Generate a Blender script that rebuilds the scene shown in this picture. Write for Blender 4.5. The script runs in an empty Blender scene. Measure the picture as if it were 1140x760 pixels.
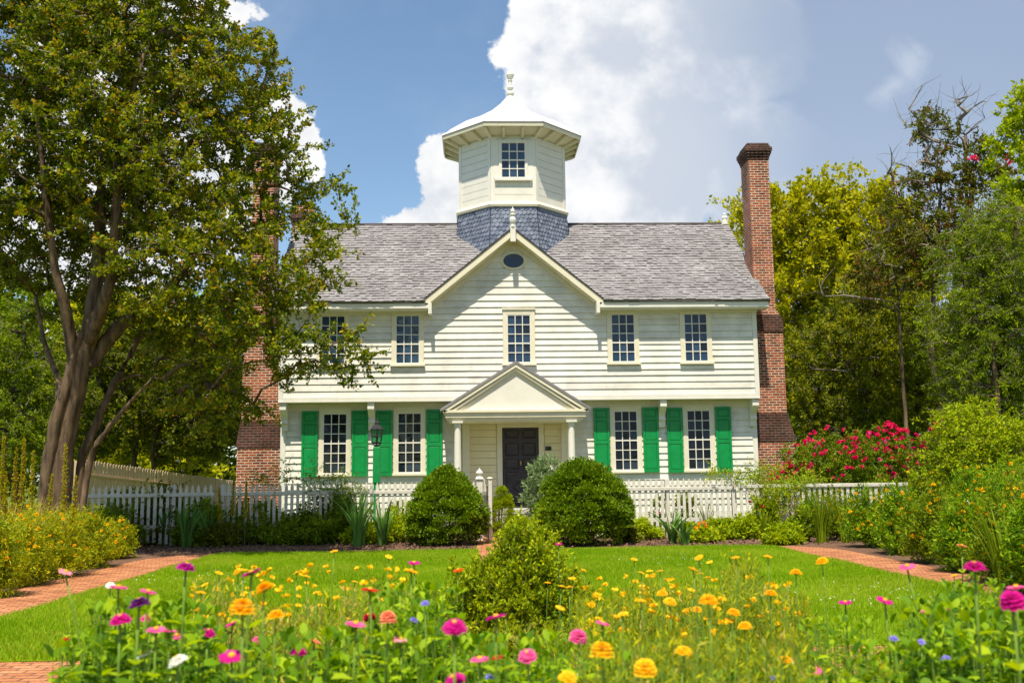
import bpy, math, random
import numpy as np
from mathutils import Vector, Matrix
random.seed(7); rng = np.random.default_rng(7)
sc = bpy.context.scene; col = sc.collection
R = math.radians
# ------------------------------------------------------------------ camera
CAM = np.array([-1.349, -28.2284, 1.45]); YAW, PIT, ROL, FPX = 0.0391, 0.1354, -0.0121, 1108.0
_c, _s = math.cos(YAW), math.sin(YAW)
F_ = np.array([_s*math.cos(PIT), _c*math.cos(PIT), math.sin(PIT)])
_R0 = np.array([_c, -_s, 0.0]); _U0 = np.cross(_R0, F_)
R_ = math.cos(ROL)*_R0 + math.sin(ROL)*_U0; U_ = -math.sin(ROL)*_R0 + math.cos(ROL)*_U0
def ray(px, py): return F_ + R_*(px-570)/FPX - U_*(py-380)/FPX
def at(px, py, y=None, z=None, d=None):
    """world point seen at a photo pixel on the plane y=.., z=.. or at a distance d"""
    r = ray(px, py)
    if y is not None: t = (y-CAM[1])/r[1]
    elif z is not None: t = (z-CAM[2])/r[2]
    else: t = d
    return CAM + t*r
cd = bpy.data.cameras.new("camera"); cam = bpy.data.objects.new("camera", cd); col.objects.link(cam); sc.camera = cam
M4 = Matrix.Identity(4)
for i in range(3):
    M4[i][0], M4[i][1], M4[i][2], M4[i][3] = R_[i], U_[i], -F_[i], CAM[i]
cam.matrix_world = M4
cd.sensor_width = 36; cd.lens = 36*FPX/1140; cd.clip_end = 3000; cd.clip_start = 0.05
cd.dof.use_dof = True; cd.dof.focus_distance = 27.5; cd.dof.aperture_fstop = 4.2

# ------------------------------------------------------------------ materials
def mat(name): 
    m = bpy.data.materials.new(name); m.use_nodes = True
    return m, m.node_tree.nodes, m.node_tree.links, m.node_tree.nodes['Principled BSDF']
def ramp(n, stops):
    r = n.new('ShaderNodeValToRGB'); e = r.color_ramp.elements
    while len(e) < len(stops): e.new(0.5)
    for k, (p, c) in enumerate(stops): e[k].position = p; e[k].color = (*c, 1)
    return r
def noisy(name, c1, c2, scale=6, rough=.6, bump=0.0, bscale=60, spec=.4, detail=5, stretch=(1, 1, 1), metallic=0, dirt=None):
    m, n, l, p = mat(name)
    tc = n.new('ShaderNodeTexCoord'); mp = n.new('ShaderNodeMapping'); mp.inputs['Scale'].default_value = stretch
    l.new(tc.outputs['Object'], mp.inputs[0])
    t = n.new('ShaderNodeTexNoise'); t.inputs['Scale'].default_value = scale; t.inputs['Detail'].default_value = detail
    l.new(mp.outputs[0], t.inputs['Vector'])
    r = ramp(n, [(.3, c1), (.7, c2)]); l.new(t.outputs['Fac'], r.inputs[0])
    out = r.outputs[0]
    if dirt:
        t3 = n.new('ShaderNodeTexNoise'); t3.inputs['Scale'].default_value = 2.3; t3.inputs['Detail'].default_value = 9; t3.inputs['Roughness'].default_value = .75
        l.new(mp.outputs[0], t3.inputs['Vector'])
        r3 = ramp(n, [(.55, (0, 0, 0)), (.8, (.6, .6, .6))]); l.new(t3.outputs['Fac'], r3.inputs[0])
        mx = n.new('ShaderNodeMixRGB'); l.new(r3.outputs[0], mx.inputs[0]); l.new(out, mx.inputs[1]); mx.inputs[2].default_value = (*dirt, 1)
        out = mx.outputs[0]
    l.new(out, p.inputs['Base Color'])
    p.inputs['Roughness'].default_value = rough; p.inputs['Specular IOR Level'].default_value = spec; p.inputs['Metallic'].default_value = metallic
    if bump:
        t2 = n.new('ShaderNodeTexNoise'); t2.inputs['Scale'].default_value = bscale; t2.inputs['Detail'].default_value = 4
        l.new(mp.outputs[0], t2.inputs['Vector'])
        b = n.new('ShaderNodeBump'); b.inputs['Strength'].default_value = bump; b.inputs['Distance'].default_value = .02
        l.new(t2.outputs['Fac'], b.inputs['Height']); l.new(b.outputs[0], p.inputs['Normal'])
    return m
def leafmat(name, cols, trans=.35, rough=.55, spec=.12, nscale=.7, namp=.35):
    """per leaf random colour between the given ones, slow noise over the plant, translucent"""
    m, n, l, p = mat(name)
    g = n.new('ShaderNodeNewGeometry')
    k = len(cols); r = ramp(n, [(i/max(1, k-1), c) for i, c in enumerate(cols)])
    tc = n.new('ShaderNodeTexCoord'); t = n.new('ShaderNodeTexNoise'); t.inputs['Scale'].default_value = nscale; t.inputs['Detail'].default_value = 3
    l.new(tc.outputs['Object'], t.inputs['Vector'])
    ma = n.new('ShaderNodeMath'); ma.operation = 'MULTIPLY_ADD'; ma.inputs[1].default_value = namp*2; ma.inputs[2].default_value = -namp
    l.new(t.outputs['Fac'], ma.inputs[0])
    ad = n.new('ShaderNodeMath'); ad.operation = 'ADD'; l.new(ma.outputs[0], ad.inputs[0]); l.new(g.outputs['Random Per Island'], ad.inputs[1])
    l.new(ad.outputs[0], r.inputs[0]); l.new(r.outputs[0], p.inputs['Base Color'])
    p.inputs['Roughness'].default_value = rough; p.inputs['Specular IOR Level'].default_value = spec
    tr = n.new('ShaderNodeBsdfTranslucent'); 
    hs = n.new('ShaderNodeHueSaturation'); hs.inputs['Value'].default_value = 1.5; hs.inputs['Saturation'].default_value = 1.1; hs.inputs['Hue'].default_value = .49
    l.new(r.outputs[0], hs.inputs['Color']); l.new(hs.outputs[0], tr.inputs['Color'])
    mx = n.new('ShaderNodeMixShader'); mx.inputs[0].default_value = trans
    l.new(p.outputs[0], mx.inputs[1]); l.new(tr.outputs[0], mx.inputs[2])
    l.new(mx.outputs[0], n['Material Output'].inputs['Surface'])
    return m
def brickmat(name, c1, c2, mortar, bw, rh, ms, planar=False, rot=0, dark=.5, rough=.85):
    m, n, l, p = mat(name)
    tc = n.new('ShaderNodeTexCoord'); sx = n.new('ShaderNodeSeparateXYZ'); l.new(tc.outputs['Object'], sx.inputs[0])
    cb = n.new('ShaderNodeCombineXYZ')
    if planar:
        l.new(sx.outputs[0], cb.inputs[0]); l.new(sx.outputs[1], cb.inputs[1])
    else:
        a = n.new('ShaderNodeMath'); a.operation = 'ADD'; l.new(sx.outputs[0], a.inputs[0]); l.new(sx.outputs[1], a.inputs[1])
        l.new(a.outputs[0], cb.inputs[0]); l.new(sx.outputs[2], cb.inputs[1])
    mp = n.new('ShaderNodeMapping'); mp.inputs['Rotation'].default_value = (0, 0, rot); l.new(cb.outputs[0], mp.inputs[0])
    wn = n.new('ShaderNodeTexNoise'); wn.inputs['Scale'].default_value = 9; l.new(mp.outputs[0], wn.inputs['Vector'])
    wv = n.new('ShaderNodeVectorMath'); wv.operation = 'SCALE'; wv.inputs['Scale'].default_value = .008 if not planar else .02; l.new(wn.outputs['Color'], wv.inputs[0])
    wa = n.new('ShaderNodeVectorMath'); wa.operation = 'ADD'; l.new(mp.outputs[0], wa.inputs[0]); l.new(wv.outputs[0], wa.inputs[1])
    b = n.new('ShaderNodeTexBrick'); l.new(wa.outputs[0], b.inputs['Vector'])
    b.inputs['Scale'].default_value = 1; b.inputs['Brick Width'].default_value = bw; b.inputs['Row Height'].default_value = rh
    b.inputs['Mortar Size'].default_value = ms; b.inputs['Mortar Smooth'].default_value = .3; b.inputs['Bias'].default_value = .0
    b.inputs['Color1'].default_value = (*c1, 1); b.inputs['Color2'].default_value = (*c2, 1); b.inputs['Mortar'].default_value = (*mortar, 1)
    t = n.new('ShaderNodeTexNoise'); t.inputs['Scale'].default_value = 1.7; t.inputs['Detail'].default_value = 8; t.inputs['Roughness'].default_value = .7
    l.new(cb.outputs[0], t.inputs['Vector'])
    r = ramp(n, [(.35, (dark, dark*.9, dark*.85)), (.62, (1, 1, 1))]); l.new(t.outputs['Fac'], r.inputs[0])
    mx = n.new('ShaderNodeMixRGB'); mx.blend_type = 'MULTIPLY'; mx.inputs[0].default_value = 1; l.new(b.outputs['Color'], mx.inputs[1]); l.new(r.outputs[0], mx.inputs[2])
    t2 = n.new('ShaderNodeTexNoise'); t2.inputs['Scale'].default_value = 30; t2.inputs['Detail'].default_value = 4; l.new(cb.outputs[0], t2.inputs['Vector'])
    r2 = ramp(n, [(.3, (.7, .7, .7)), (.7, (1.15, 1.15, 1.15))]); l.new(t2.outputs['Fac'], r2.inputs[0])
    mx2 = n.new('ShaderNodeMixRGB'); mx2.blend_type = 'MULTIPLY'; mx2.inputs[0].default_value = 1; l.new(mx.outputs[0], mx2.inputs[1]); l.new(r2.outputs[0], mx2.inputs[2])
    l.new(mx2.outputs[0], p.inputs['Base Color']); p.inputs['Roughness'].default_value = rough; p.inputs['Specular IOR Level'].default_value = .2
    bm = n.new('ShaderNodeBump'); bm.inputs['Strength'].default_value = .8; bm.inputs['Distance'].default_value = .012; bm.invert = True
    l.new(b.outputs['Fac'], bm.inputs['Height']); l.new(bm.outputs[0], p.inputs['Normal'])
    return m
def islandmat(name, cols, rough=.8, bump=.3, spec=.2, tint=None):
    """separate boards or shingles, each with its own tone"""
    m, n, l, p = mat(name)
    g = n.new('ShaderNodeNewGeometry'); r = ramp(n, [(i/max(1, len(cols)-1), c) for i, c in enumerate(cols)]); l.new(g.outputs['Random Per Island'], r.inputs[0])
    tc = n.new('ShaderNodeTexCoord'); t = n.new('ShaderNodeTexNoise'); t.inputs['Scale'].default_value = 1.2; t.inputs['Detail'].default_value = 8; t.inputs['Roughness'].default_value = .7
    l.new(tc.outputs['Object'], t.inputs['Vector'])
    r2 = ramp(n, [(.3, (.72, .72, .72)), (.7, (1.15, 1.15, 1.15))]); l.new(t.outputs['Fac'], r2.inputs[0])
    mx = n.new('ShaderNodeMixRGB'); mx.blend_type = 'MULTIPLY'; mx.inputs[0].default_value = 1; l.new(r.outputs[0], mx.inputs[1]); l.new(r2.outputs[0], mx.inputs[2])
    l.new(mx.outputs[0], p.inputs['Base Color']); p.inputs['Roughness'].default_value = rough; p.inputs['Specular IOR Level'].default_value = spec
    if bump:
        t2 = n.new('ShaderNodeTexNoise'); t2.inputs['Scale'].default_value = 40; l.new(tc.outputs['Object'], t2.inputs['Vector'])
        b = n.new('ShaderNodeBump'); b.inputs['Strength'].default_value = bump; b.inputs['Distance'].default_value = .01; l.new(t2.outputs['Fac'], b.inputs['Height']); l.new(b.outputs[0], p.inputs['Normal'])
    return m
M = {}
M['white'] = noisy('white_paint', (.75, .73, .64), (.81, .785, .69), 3, .5, .15, 50, .35, dirt=(.62, .60, .52))
M['clap'] = islandmat('clapboard_paint', [(.74, .715, .63), (.80, .775, .69), (.82, .795, .71), (.765, .74, .655)], .55, .15, .3)
M['cream'] = noisy('cream_trim', (.74, .68, .50), (.80, .75, .58), 4, .5, .1, 60, .35)
M['porchw'] = noisy('porch_boards', (.76, .67, .42), (.82, .73, .49), 3, .55, .15, 50, .3)
M['fence'] = noisy('fence_paint', (.60, .565, .48), (.72, .685, .60), 9, .65, .3, 80, .25, dirt=(.36, .34, .27))
M['oldwood'] = noisy('weathered_boards', (.52, .37, .22), (.66, .50, .33), 6, .8, .4, 60, .2, stretch=(6, 6, .6))
M['metalroof'] = noisy('white_metal_roof', (.54, .55, .56), (.66, .66, .655), 5, .5, .15, 20, .4, dirt=(.6, .58, .55))
M['shingle'] = islandmat('wood_shingle', [(.22, .21, .215), (.27, .258, .262), (.315, .30, .305), (.25, .238, .242), (.29, .275, .28)], .85, .5)
M['fish'] = islandmat('fish_scale_shingle', [(.11, .135, .20), (.17, .20, .27), (.24, .27, .34), (.14, .165, .23)], .8, .4)
M['edge'] = noisy('roof_edge', (.06, .05, .045), (.13, .11, .10), 20, .8)
M['green'] = noisy('green_paint', (.0, .23, .05), (.0, .30, .065), 5, .38, .1, 60, .5)
M['door'] = noisy('dark_door_paint', (.022, .014, .018), (.035, .024, .03), 6, .4, .1, 60, .5)
M['black'] = noisy('black_iron', (.02, .02, .02), (.04, .04, .04), 8, .45)
M['brass'] = noisy('brass', (.5, .33, .12), (.6, .4, .16), 8, .35, metallic=.9)
M['step'] = noisy('grey_step_paint', (.40, .38, .35), (.50, .48, .44), 6, .7, .2)
M['brick'] = brickmat('chimney_brick', (.54, .12, .04), (.15, .038, .022), (.72, .60, .46), .215, .076, .013, dark=.6)
M['brickdark'] = brickmat('weathered_brick', (.15, .05, .032), (.07, .03, .022), (.24, .20, .17), .215, .076, .009, dark=.5)
M['path'] = brickmat('path_brick', (.70, .31, .14), (.46, .17, .075), (.20, .12, .07), .21, .105, .012, True, 0.02, .72)
M['soil'] = noisy('soil', (.10, .055, .035), (.20, .12, .08), 14, .95, .8, 40, .1, detail=9)
M['mulch'] = noisy('soil_clods', (.10, .06, .04), (.24, .15, .10), 14, .95, .6, 40, .1)
M['ground'] = noisy('ground_turf', (.07, .12, .012), (.12, .17, .02), .8, .95, .6, 30, .1, detail=9)
M['lawn'] = noisy('lawn_turf', (.16, .27, .006), (.24, .35, .010), 2.5, .95, .6, 40, .1, detail=9)
M['bark'] = noisy('bark_grey_brown', (.05, .034, .022), (.22, .15, .09), 4, .85, .7, 14, .2, detail=8, stretch=(3, 3, .5))
M['barkd'] = noisy('bark_dark', (.05, .038, .028), (.12, .09, .065), 5, .9, .6, 20, .15, stretch=(3, 3, .5))
M['dead'] = noisy('dead_wood', (.17, .14, .115), (.32, .27, .22), 6, .9, .4, 30, .15)
M['twig'] = noisy('green_stem', (.12, .22, .02), (.20, .32, .03), 8, .6)
M['twigb'] = noisy('brown_stem', (.12, .09, .04), (.2, .14, .07), 8, .7)
G = lambda *a, **k: leafmat(*a, **k)
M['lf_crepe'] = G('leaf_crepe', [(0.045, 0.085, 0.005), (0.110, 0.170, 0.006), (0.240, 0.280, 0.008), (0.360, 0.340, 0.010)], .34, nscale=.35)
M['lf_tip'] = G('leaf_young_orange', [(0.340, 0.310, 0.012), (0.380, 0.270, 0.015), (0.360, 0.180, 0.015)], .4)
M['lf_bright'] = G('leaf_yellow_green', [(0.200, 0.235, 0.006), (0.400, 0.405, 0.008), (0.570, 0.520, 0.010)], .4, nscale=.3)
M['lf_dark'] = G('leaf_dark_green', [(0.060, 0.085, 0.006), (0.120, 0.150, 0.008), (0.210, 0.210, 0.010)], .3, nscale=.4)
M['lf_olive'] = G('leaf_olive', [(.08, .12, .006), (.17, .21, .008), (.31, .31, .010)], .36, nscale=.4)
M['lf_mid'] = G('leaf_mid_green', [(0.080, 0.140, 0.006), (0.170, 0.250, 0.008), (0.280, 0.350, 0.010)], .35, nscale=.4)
M['lf_red'] = G('leaf_reddish', [(0.160, 0.070, 0.020), (0.250, 0.100, 0.030), (0.140, 0.100, 0.015)], .3)
M['lf_lime'] = G('leaf_lime', [(0.180, 0.280, 0.005), (0.310, 0.410, 0.007), (0.440, 0.500, 0.009)], .4, nscale=.6)
M['lf_box'] = G('leaf_boxwood', [(0.060, 0.130, 0.005), (0.140, 0.240, 0.006), (0.250, 0.350, 0.008)], .28, .45, .22, nscale=1.5)
M['lf_pale'] = G('leaf_pale_grey_green', [(.12, .20, .08), (.20, .29, .12), (.28, .36, .17)], .35)
M['lf_shrub'] = G('leaf_front_shrub', [(0.090, 0.160, 0.005), (0.280, 0.380, 0.008), (0.550, 0.580, 0.012)], .35, nscale=3)
M['lf_zin'] = G('leaf_zinnia', [(0.050, 0.130, 0.005), (0.160, 0.310, 0.008), (0.380, 0.520, 0.012)], .38, nscale=2)
M['lf_core'] = G('leaf_coreopsis', [(0.120, 0.190, 0.006), (0.360, 0.410, 0.008), (0.620, 0.580, 0.012)], .4, nscale=1.5)
M['lf_iris'] = G('leaf_iris', [(0.070, 0.170, 0.030), (0.120, 0.260, 0.050), (0.220, 0.350, 0.080)], .3, nscale=2)
M['lf_straw'] = G('leaf_straw', [(0.500, 0.380, 0.070), (0.620, 0.500, 0.120), (0.420, 0.400, 0.040)], .35)
M['grass'] = G('grass_blade', [(0.150, 0.270, 0.004), (0.220, 0.370, 0.006), (0.310, 0.460, 0.008), (0.380, 0.400, 0.050)], .4, nscale=.55, namp=.75)
def petal(name, c, c2=None):
    return leafmat('petal_'+name, [c, c2 or tuple(min(1, v*1.35+.01) for v in c)], .35, .6, .1, 3, .2)
PC = {'magenta': ((.52, .005, .20), (.72, .02, .34)), 'pink': ((.70, .07, .28), (.85, .18, .42)), 'palepink': ((.72, .26, .32), (.82, .42, .45)),
      'purple': ((.13, .005, .16), (.25, .01, .28)), 'red': ((.55, .005, .01), (.75, .02, .02)), 'crimson': ((.35, .0, .02), (.55, .01, .04)), 'salmon': ((.80, .25, .13), (.88, .38, .22)),
      'orange': ((.85, .34, .01), (.92, .48, .02)), 'orchid': ((.42, .006, .24), (.58, .02, .36)), 'yellow': ((.88, .53, .01), (.94, .68, .02)), 'gold': ((.90, .46, .005), (.95, .60, .01)), 'white': ((.78, .78, .72), (.9, .9, .85)),
      'lavender': ((.28, .24, .68), (.42, .38, .82)), 'rose': ((.62, .01, .06), (.80, .04, .16)), 'redorange': ((.72, .06, .01), (.85, .12, .01))}
PM = {k: petal(k, *v) for k, v in PC.items()}
M['disc'] = noisy('flower_disc', (.75, .42, .02), (.85, .55, .03), 200, .8)
M['discd'] = noisy('flower_disc_dark', (.16, .06, .02), (.35, .14, .03), 200, .8)
# glass: the blue of the reflected sky is painted into the pane colours
m, n, l, p = mat('window_glass'); M['glass'] = m
p.inputs['Base Color'].default_value = (.016, .042, .085, 1); p.inputs['Roughness'].default_value = .04; p.inputs['IOR'].default_value = 1.5; p.inputs['Specular IOR Level'].default_value = .6
tc = n.new('ShaderNodeTexCoord'); t = n.new('ShaderNodeTexNoise'); t.inputs['Scale'].default_value = 3.5; l.new(tc.outputs['Object'], t.inputs['Vector'])
g = n.new('ShaderNodeNewGeometry'); r = ramp(n, [(0, (.008, .012, .018)), (.35, (.012, .03, .06)), (.8, (.02, .055, .11)), (1, (.035, .07, .12))]); l.new(g.outputs['Random Per Island'], r.inputs[0]); l.new(r.outputs[0], p.inputs['Base Color'])
b = n.new('ShaderNodeBump'); b.inputs['Strength'].default_value = .25; b.inputs['Distance'].default_value = .03; l.new(t.outputs['Fac'], b.inputs['Height']); l.new(b.outputs[0], p.inputs['Normal'])
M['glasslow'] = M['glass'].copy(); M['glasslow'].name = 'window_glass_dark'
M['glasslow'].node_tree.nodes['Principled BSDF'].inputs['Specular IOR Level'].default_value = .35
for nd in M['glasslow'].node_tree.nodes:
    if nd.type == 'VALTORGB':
        for e_, c_ in zip(nd.color_ramp.elements, ((.004, .005, .007), (.008, .011, .016), (.012, .022, .036), (.03, .05, .07))): e_.color = (*c_, 1)  # lower panes nearly black, with less of the painted sky reflection
m, n, l, p = mat('lamp_glass'); M['lglass'] = m
p.inputs['Base Color'].default_value = (.8, .85, .85, 1); p.inputs['Roughness'].default_value = .05; p.inputs['Transmission Weight'].default_value = .95; p.inputs['IOR'].default_value = 1.1

# ------------------------------------------------------------------ mesh helpers
class MB:
    def __init__(s): s.v = []; s.f = []; s.m = []
    def add(s, vs, fs, mi=0):
        o = len(s.v); s.v += [tuple(float(c) for c in p) for p in vs]
        s.f += [tuple(o+i for i in f) for f in fs]; s.m += [mi]*len(fs); return s
    def box(s, x0, x1, y0, y1, z0, z1, mi=0):
        v = [(x0, y0, z0), (x1, y0, z0), (x1, y1, z0), (x0, y1, z0), (x0, y0, z1), (x1, y0, z1), (x1, y1, z1), (x0, y1, z1)]
        return s.add(v, [(3, 2, 1, 0), (4, 5, 6, 7), (0, 1, 5, 4), (1, 2, 6, 5), (2, 3, 7, 6), (3, 0, 4, 7)], mi)
    def obox(s, c, ax, ay, az, mi=0):
        """oriented box: centre and three half axes"""
        c, ax, ay, az = map(np.array, (c, ax, ay, az)); v = []
        for k in (-1, 1):
            for (i, j) in ((-1, -1), (1, -1), (1, 1), (-1, 1)): v.append(c+i*ax+j*ay+k*az)
        return s.add(v, [(3, 2, 1, 0), (4, 5, 6, 7), (0, 1, 5, 4), (1, 2, 6, 5), (2, 3, 7, 6), (3, 0, 4, 7)], mi)
    def prism(s, poly, y0, y1, mi=0):
        """polygon in x,z extruded in y"""
        n = len(poly); v = [(x, y0, z) for x, z in poly]+[(x, y1, z) for x, z in poly]
        return s.add(v, [tuple(range(n)), tuple(range(2*n-1, n-1, -1))]+[(i, n+i, n+(i+1) % n, (i+1) % n) for i in range(n)], mi)
    def rings(s, rings, mi=0, cap=True):
        n = len(rings[0]); v = [p for r in rings for p in r]; f = []
        for k in range(len(rings)-1):
            for i in range(n):
                j = (i+1) % n; f.append((k*n+i, k*n+j, (k+1)*n+j, (k+1)*n+i))
        if cap: f.append(tuple(range(n-1, -1, -1))); f.append(tuple((len(rings)-1)*n+i for i in range(n)))
        return s.add(v, f, mi)
    def lathe(s, c, prof, n=12, mi=0, rot=0, sx=1, sy=1):
        rs = []
        for r, z in prof: rs.append([(c[0]+sx*r*math.cos(rot+2*math.pi*i/n), c[1]+sy*r*math.sin(rot+2*math.pi*i/n), c[2]+z) for i in range(n)])
        return s.rings(rs, mi)
    def tube(s, pts, rad, n=6, mi=0):
        pts = [np.array(p, float) for p in pts]; rs = []
        for i, p in enumerate(pts):
            d = pts[min(i+1, len(pts)-1)]-pts[max(i-1, 0)]; L = np.linalg.norm(d); d = d/L if L > 0 else np.array([0, 0, 1.])
            a = np.cross(d, (0.31, .2, .93) if abs(d[2]) < .9 else (1, 0, 0)); a /= np.linalg.norm(a); b = np.cross(d, a)
            r = rad[i] if hasattr(rad, '__len__') else rad
            rs.append([p+r*(math.cos(2*math.pi*k/n)*a+math.sin(2*math.pi*k/n)*b) for k in range(n)])
        return s.rings(rs, mi)
    def build(s, name, mats, parent=None, smooth=False, bevel=0):
        me = bpy.data.meshes.new(name); me.from_pydata(s.v, [], s.f)
        mats = mats if isinstance(mats, (list, tuple)) else [mats]
        for m_ in mats: me.materials.append(m_)
        if len(mats) > 1: me.polygons.foreach_set('material_index', s.m)
        if smooth: me.polygons.foreach_set('use_smooth', [True]*len(s.f))
        return link(name, me, parent, bevel)
def wt(o):
    """world position of an object whose chain is only translated"""
    return o.location.copy() if o.parent is None else wt(o.parent)+o.matrix_parent_inverse.translation+o.location
def link(name, me, parent=None, bevel=0):
    o = bpy.data.objects.new(name, me); col.objects.link(o)
    if parent is not None:
        o.parent = parent; o.matrix_parent_inverse = Matrix.Translation(-wt(parent))
    if bevel:
        b = o.modifiers.new('bevel', 'BEVEL'); b.width = bevel; b.segments = 2; b.limit_method = 'ANGLE'
    return o
def npmesh(name, V, Q, mats, parent=None, midx=None):
    """V (n,3), Q (m,4) quads"""
    me = bpy.data.meshes.new(name); V = np.ascontiguousarray(V, dtype=np.float32); Q = np.ascontiguousarray(Q, dtype=np.int32)
    k = Q.shape[1]
    me.vertices.add(len(V)); me.vertices.foreach_set('co', V.ravel())
    me.loops.add(Q.size); me.loops.foreach_set('vertex_index', Q.ravel())
    me.polygons.add(len(Q)); me.polygons.foreach_set('loop_start', np.arange(0, Q.size, k, dtype=np.int32))
    mats = mats if isinstance(mats, (list, tuple)) else [mats]
    for m_ in mats: me.materials.append(m_)
    if midx is not None: me.polygons.foreach_set('material_index', np.ascontiguousarray(midx, dtype=np.int32))
    me.update(calc_edges=True)
    return link(name, me, parent)
def thing(name, loc, label, cat, group=None, kind=None):
    o = bpy.data.objects.new(name, None); col.objects.link(o); o.location = tuple(float(c) for c in loc); o.empty_display_size = .2
    return tag(o, label, cat, group, kind)
def tag(o, label=None, cat=None, group=None, kind=None):
    if label: o['label'] = label
    if cat: o['category'] = cat
    if group: o['group'] = group
    if kind: o['kind'] = kind
    return o
def unit(a): return a/np.maximum(np.linalg.norm(a, axis=-1, keepdims=True), 1e-9)
T_DIA = (np.array([[0, 0, 0], [.27, .48, .07], [0, 1, -.04], [-.27, .48, .07]]), np.array([[0, 1, 2, 3]]))
T_LEAF = (np.array([[0, 0, 0], [.24, .35, .07], [.20, .70, .02], [0, 1, -.16], [-.20, .70, .02], [-.24, .35, .07], [0, .36, 0], [0, .7, -.04]]),
          np.array([[0, 1, 2, 6], [6, 2, 3, 7], [0, 6, 4, 5], [6, 7, 3, 4]]))
T_BLADE = (np.array([[-.5, 0, 0], [.5, 0, 0], [.06, 1, .12], [-.06, 1, .12]]), np.array([[0, 1, 2, 3]]))
def scatter(T, P, D, S, up=None, wid=1.0):
    """copies of template T: base points P, directions D, lengths S; returns V, Q"""
    tv, tf = T; n = len(P)
    D = unit(D); r = rng.normal(size=(n, 3)) if up is None else up
    X = unit(np.cross(D, r)); Z = np.cross(X, D)
    S = np.broadcast_to(np.asarray(S, float), (n,))[:, None, None]
    V = P[:, None, :]+S*(wid*tv[None, :, 0:1]*X[:, None, :]+tv[None, :, 1:2]*D[:, None, :]+tv[None, :, 2:3]*Z[:, None, :])
    Q = tf[None, :, :]+(np.arange(n)*len(tv))[:, None, None]
    return V.reshape(-1, 3), Q.reshape(-1, tf.shape[1])
def merge(parts):
    Vs, Qs, ms, o = [], [], [], 0
    for i, (V, Q, mi) in enumerate(parts):
        Vs.append(V); Qs.append(Q+o); ms.append(np.full(len(Q), mi)); o += len(V)
    return np.concatenate(Vs), np.concatenate(Qs), np.concatenate(ms)

# ------------------------------------------------------------------ ground, lawn, paths
def sheet(name, poly, z, m, kind='structure', sub=0):
    o = MB().add([(x, y, z) for x, y in poly], [tuple(range(len(poly)))]).build(name, m); tag(o, kind=kind); return o
gx = [(-400, -200), (400, -200), (400, 600), (-400, 600)]
sheet('ground', gx, 0, M['ground'])
LX0, LX1, LY0, LY1 = -6.45, 4.62, -19.7, -8.0
def rrect(x0, x1, y0, y1, r, n=7):
    P = []
    for cx, cy, a0 in ((x1-r, y0+r, -90), (x1-r, y1-r, 0), (x0+r, y1-r, 90), (x0+r, y0+r, 180)):
        for i in range(n): a = R(a0+90*i/(n-1)); P.append((cx+r*math.cos(a), cy+r*math.sin(a)))
    return P
sheet('flower_bed_soil', [(-12, -30), (10.5, -30), (10.5, -3.6), (-12, -3.6)], .004, M['soil'])
sheet('brick_path', rrect(LX0-1.15, LX1+1.05, LY0-1.2, LY1+.32, 1.6), .008, M['path'])
sheet('brick_path', [(-1.3, LY1+.3), (.02, LY1+.3), (.02, -.9), (-1.3, -.9)], .010, M['path'])
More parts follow.
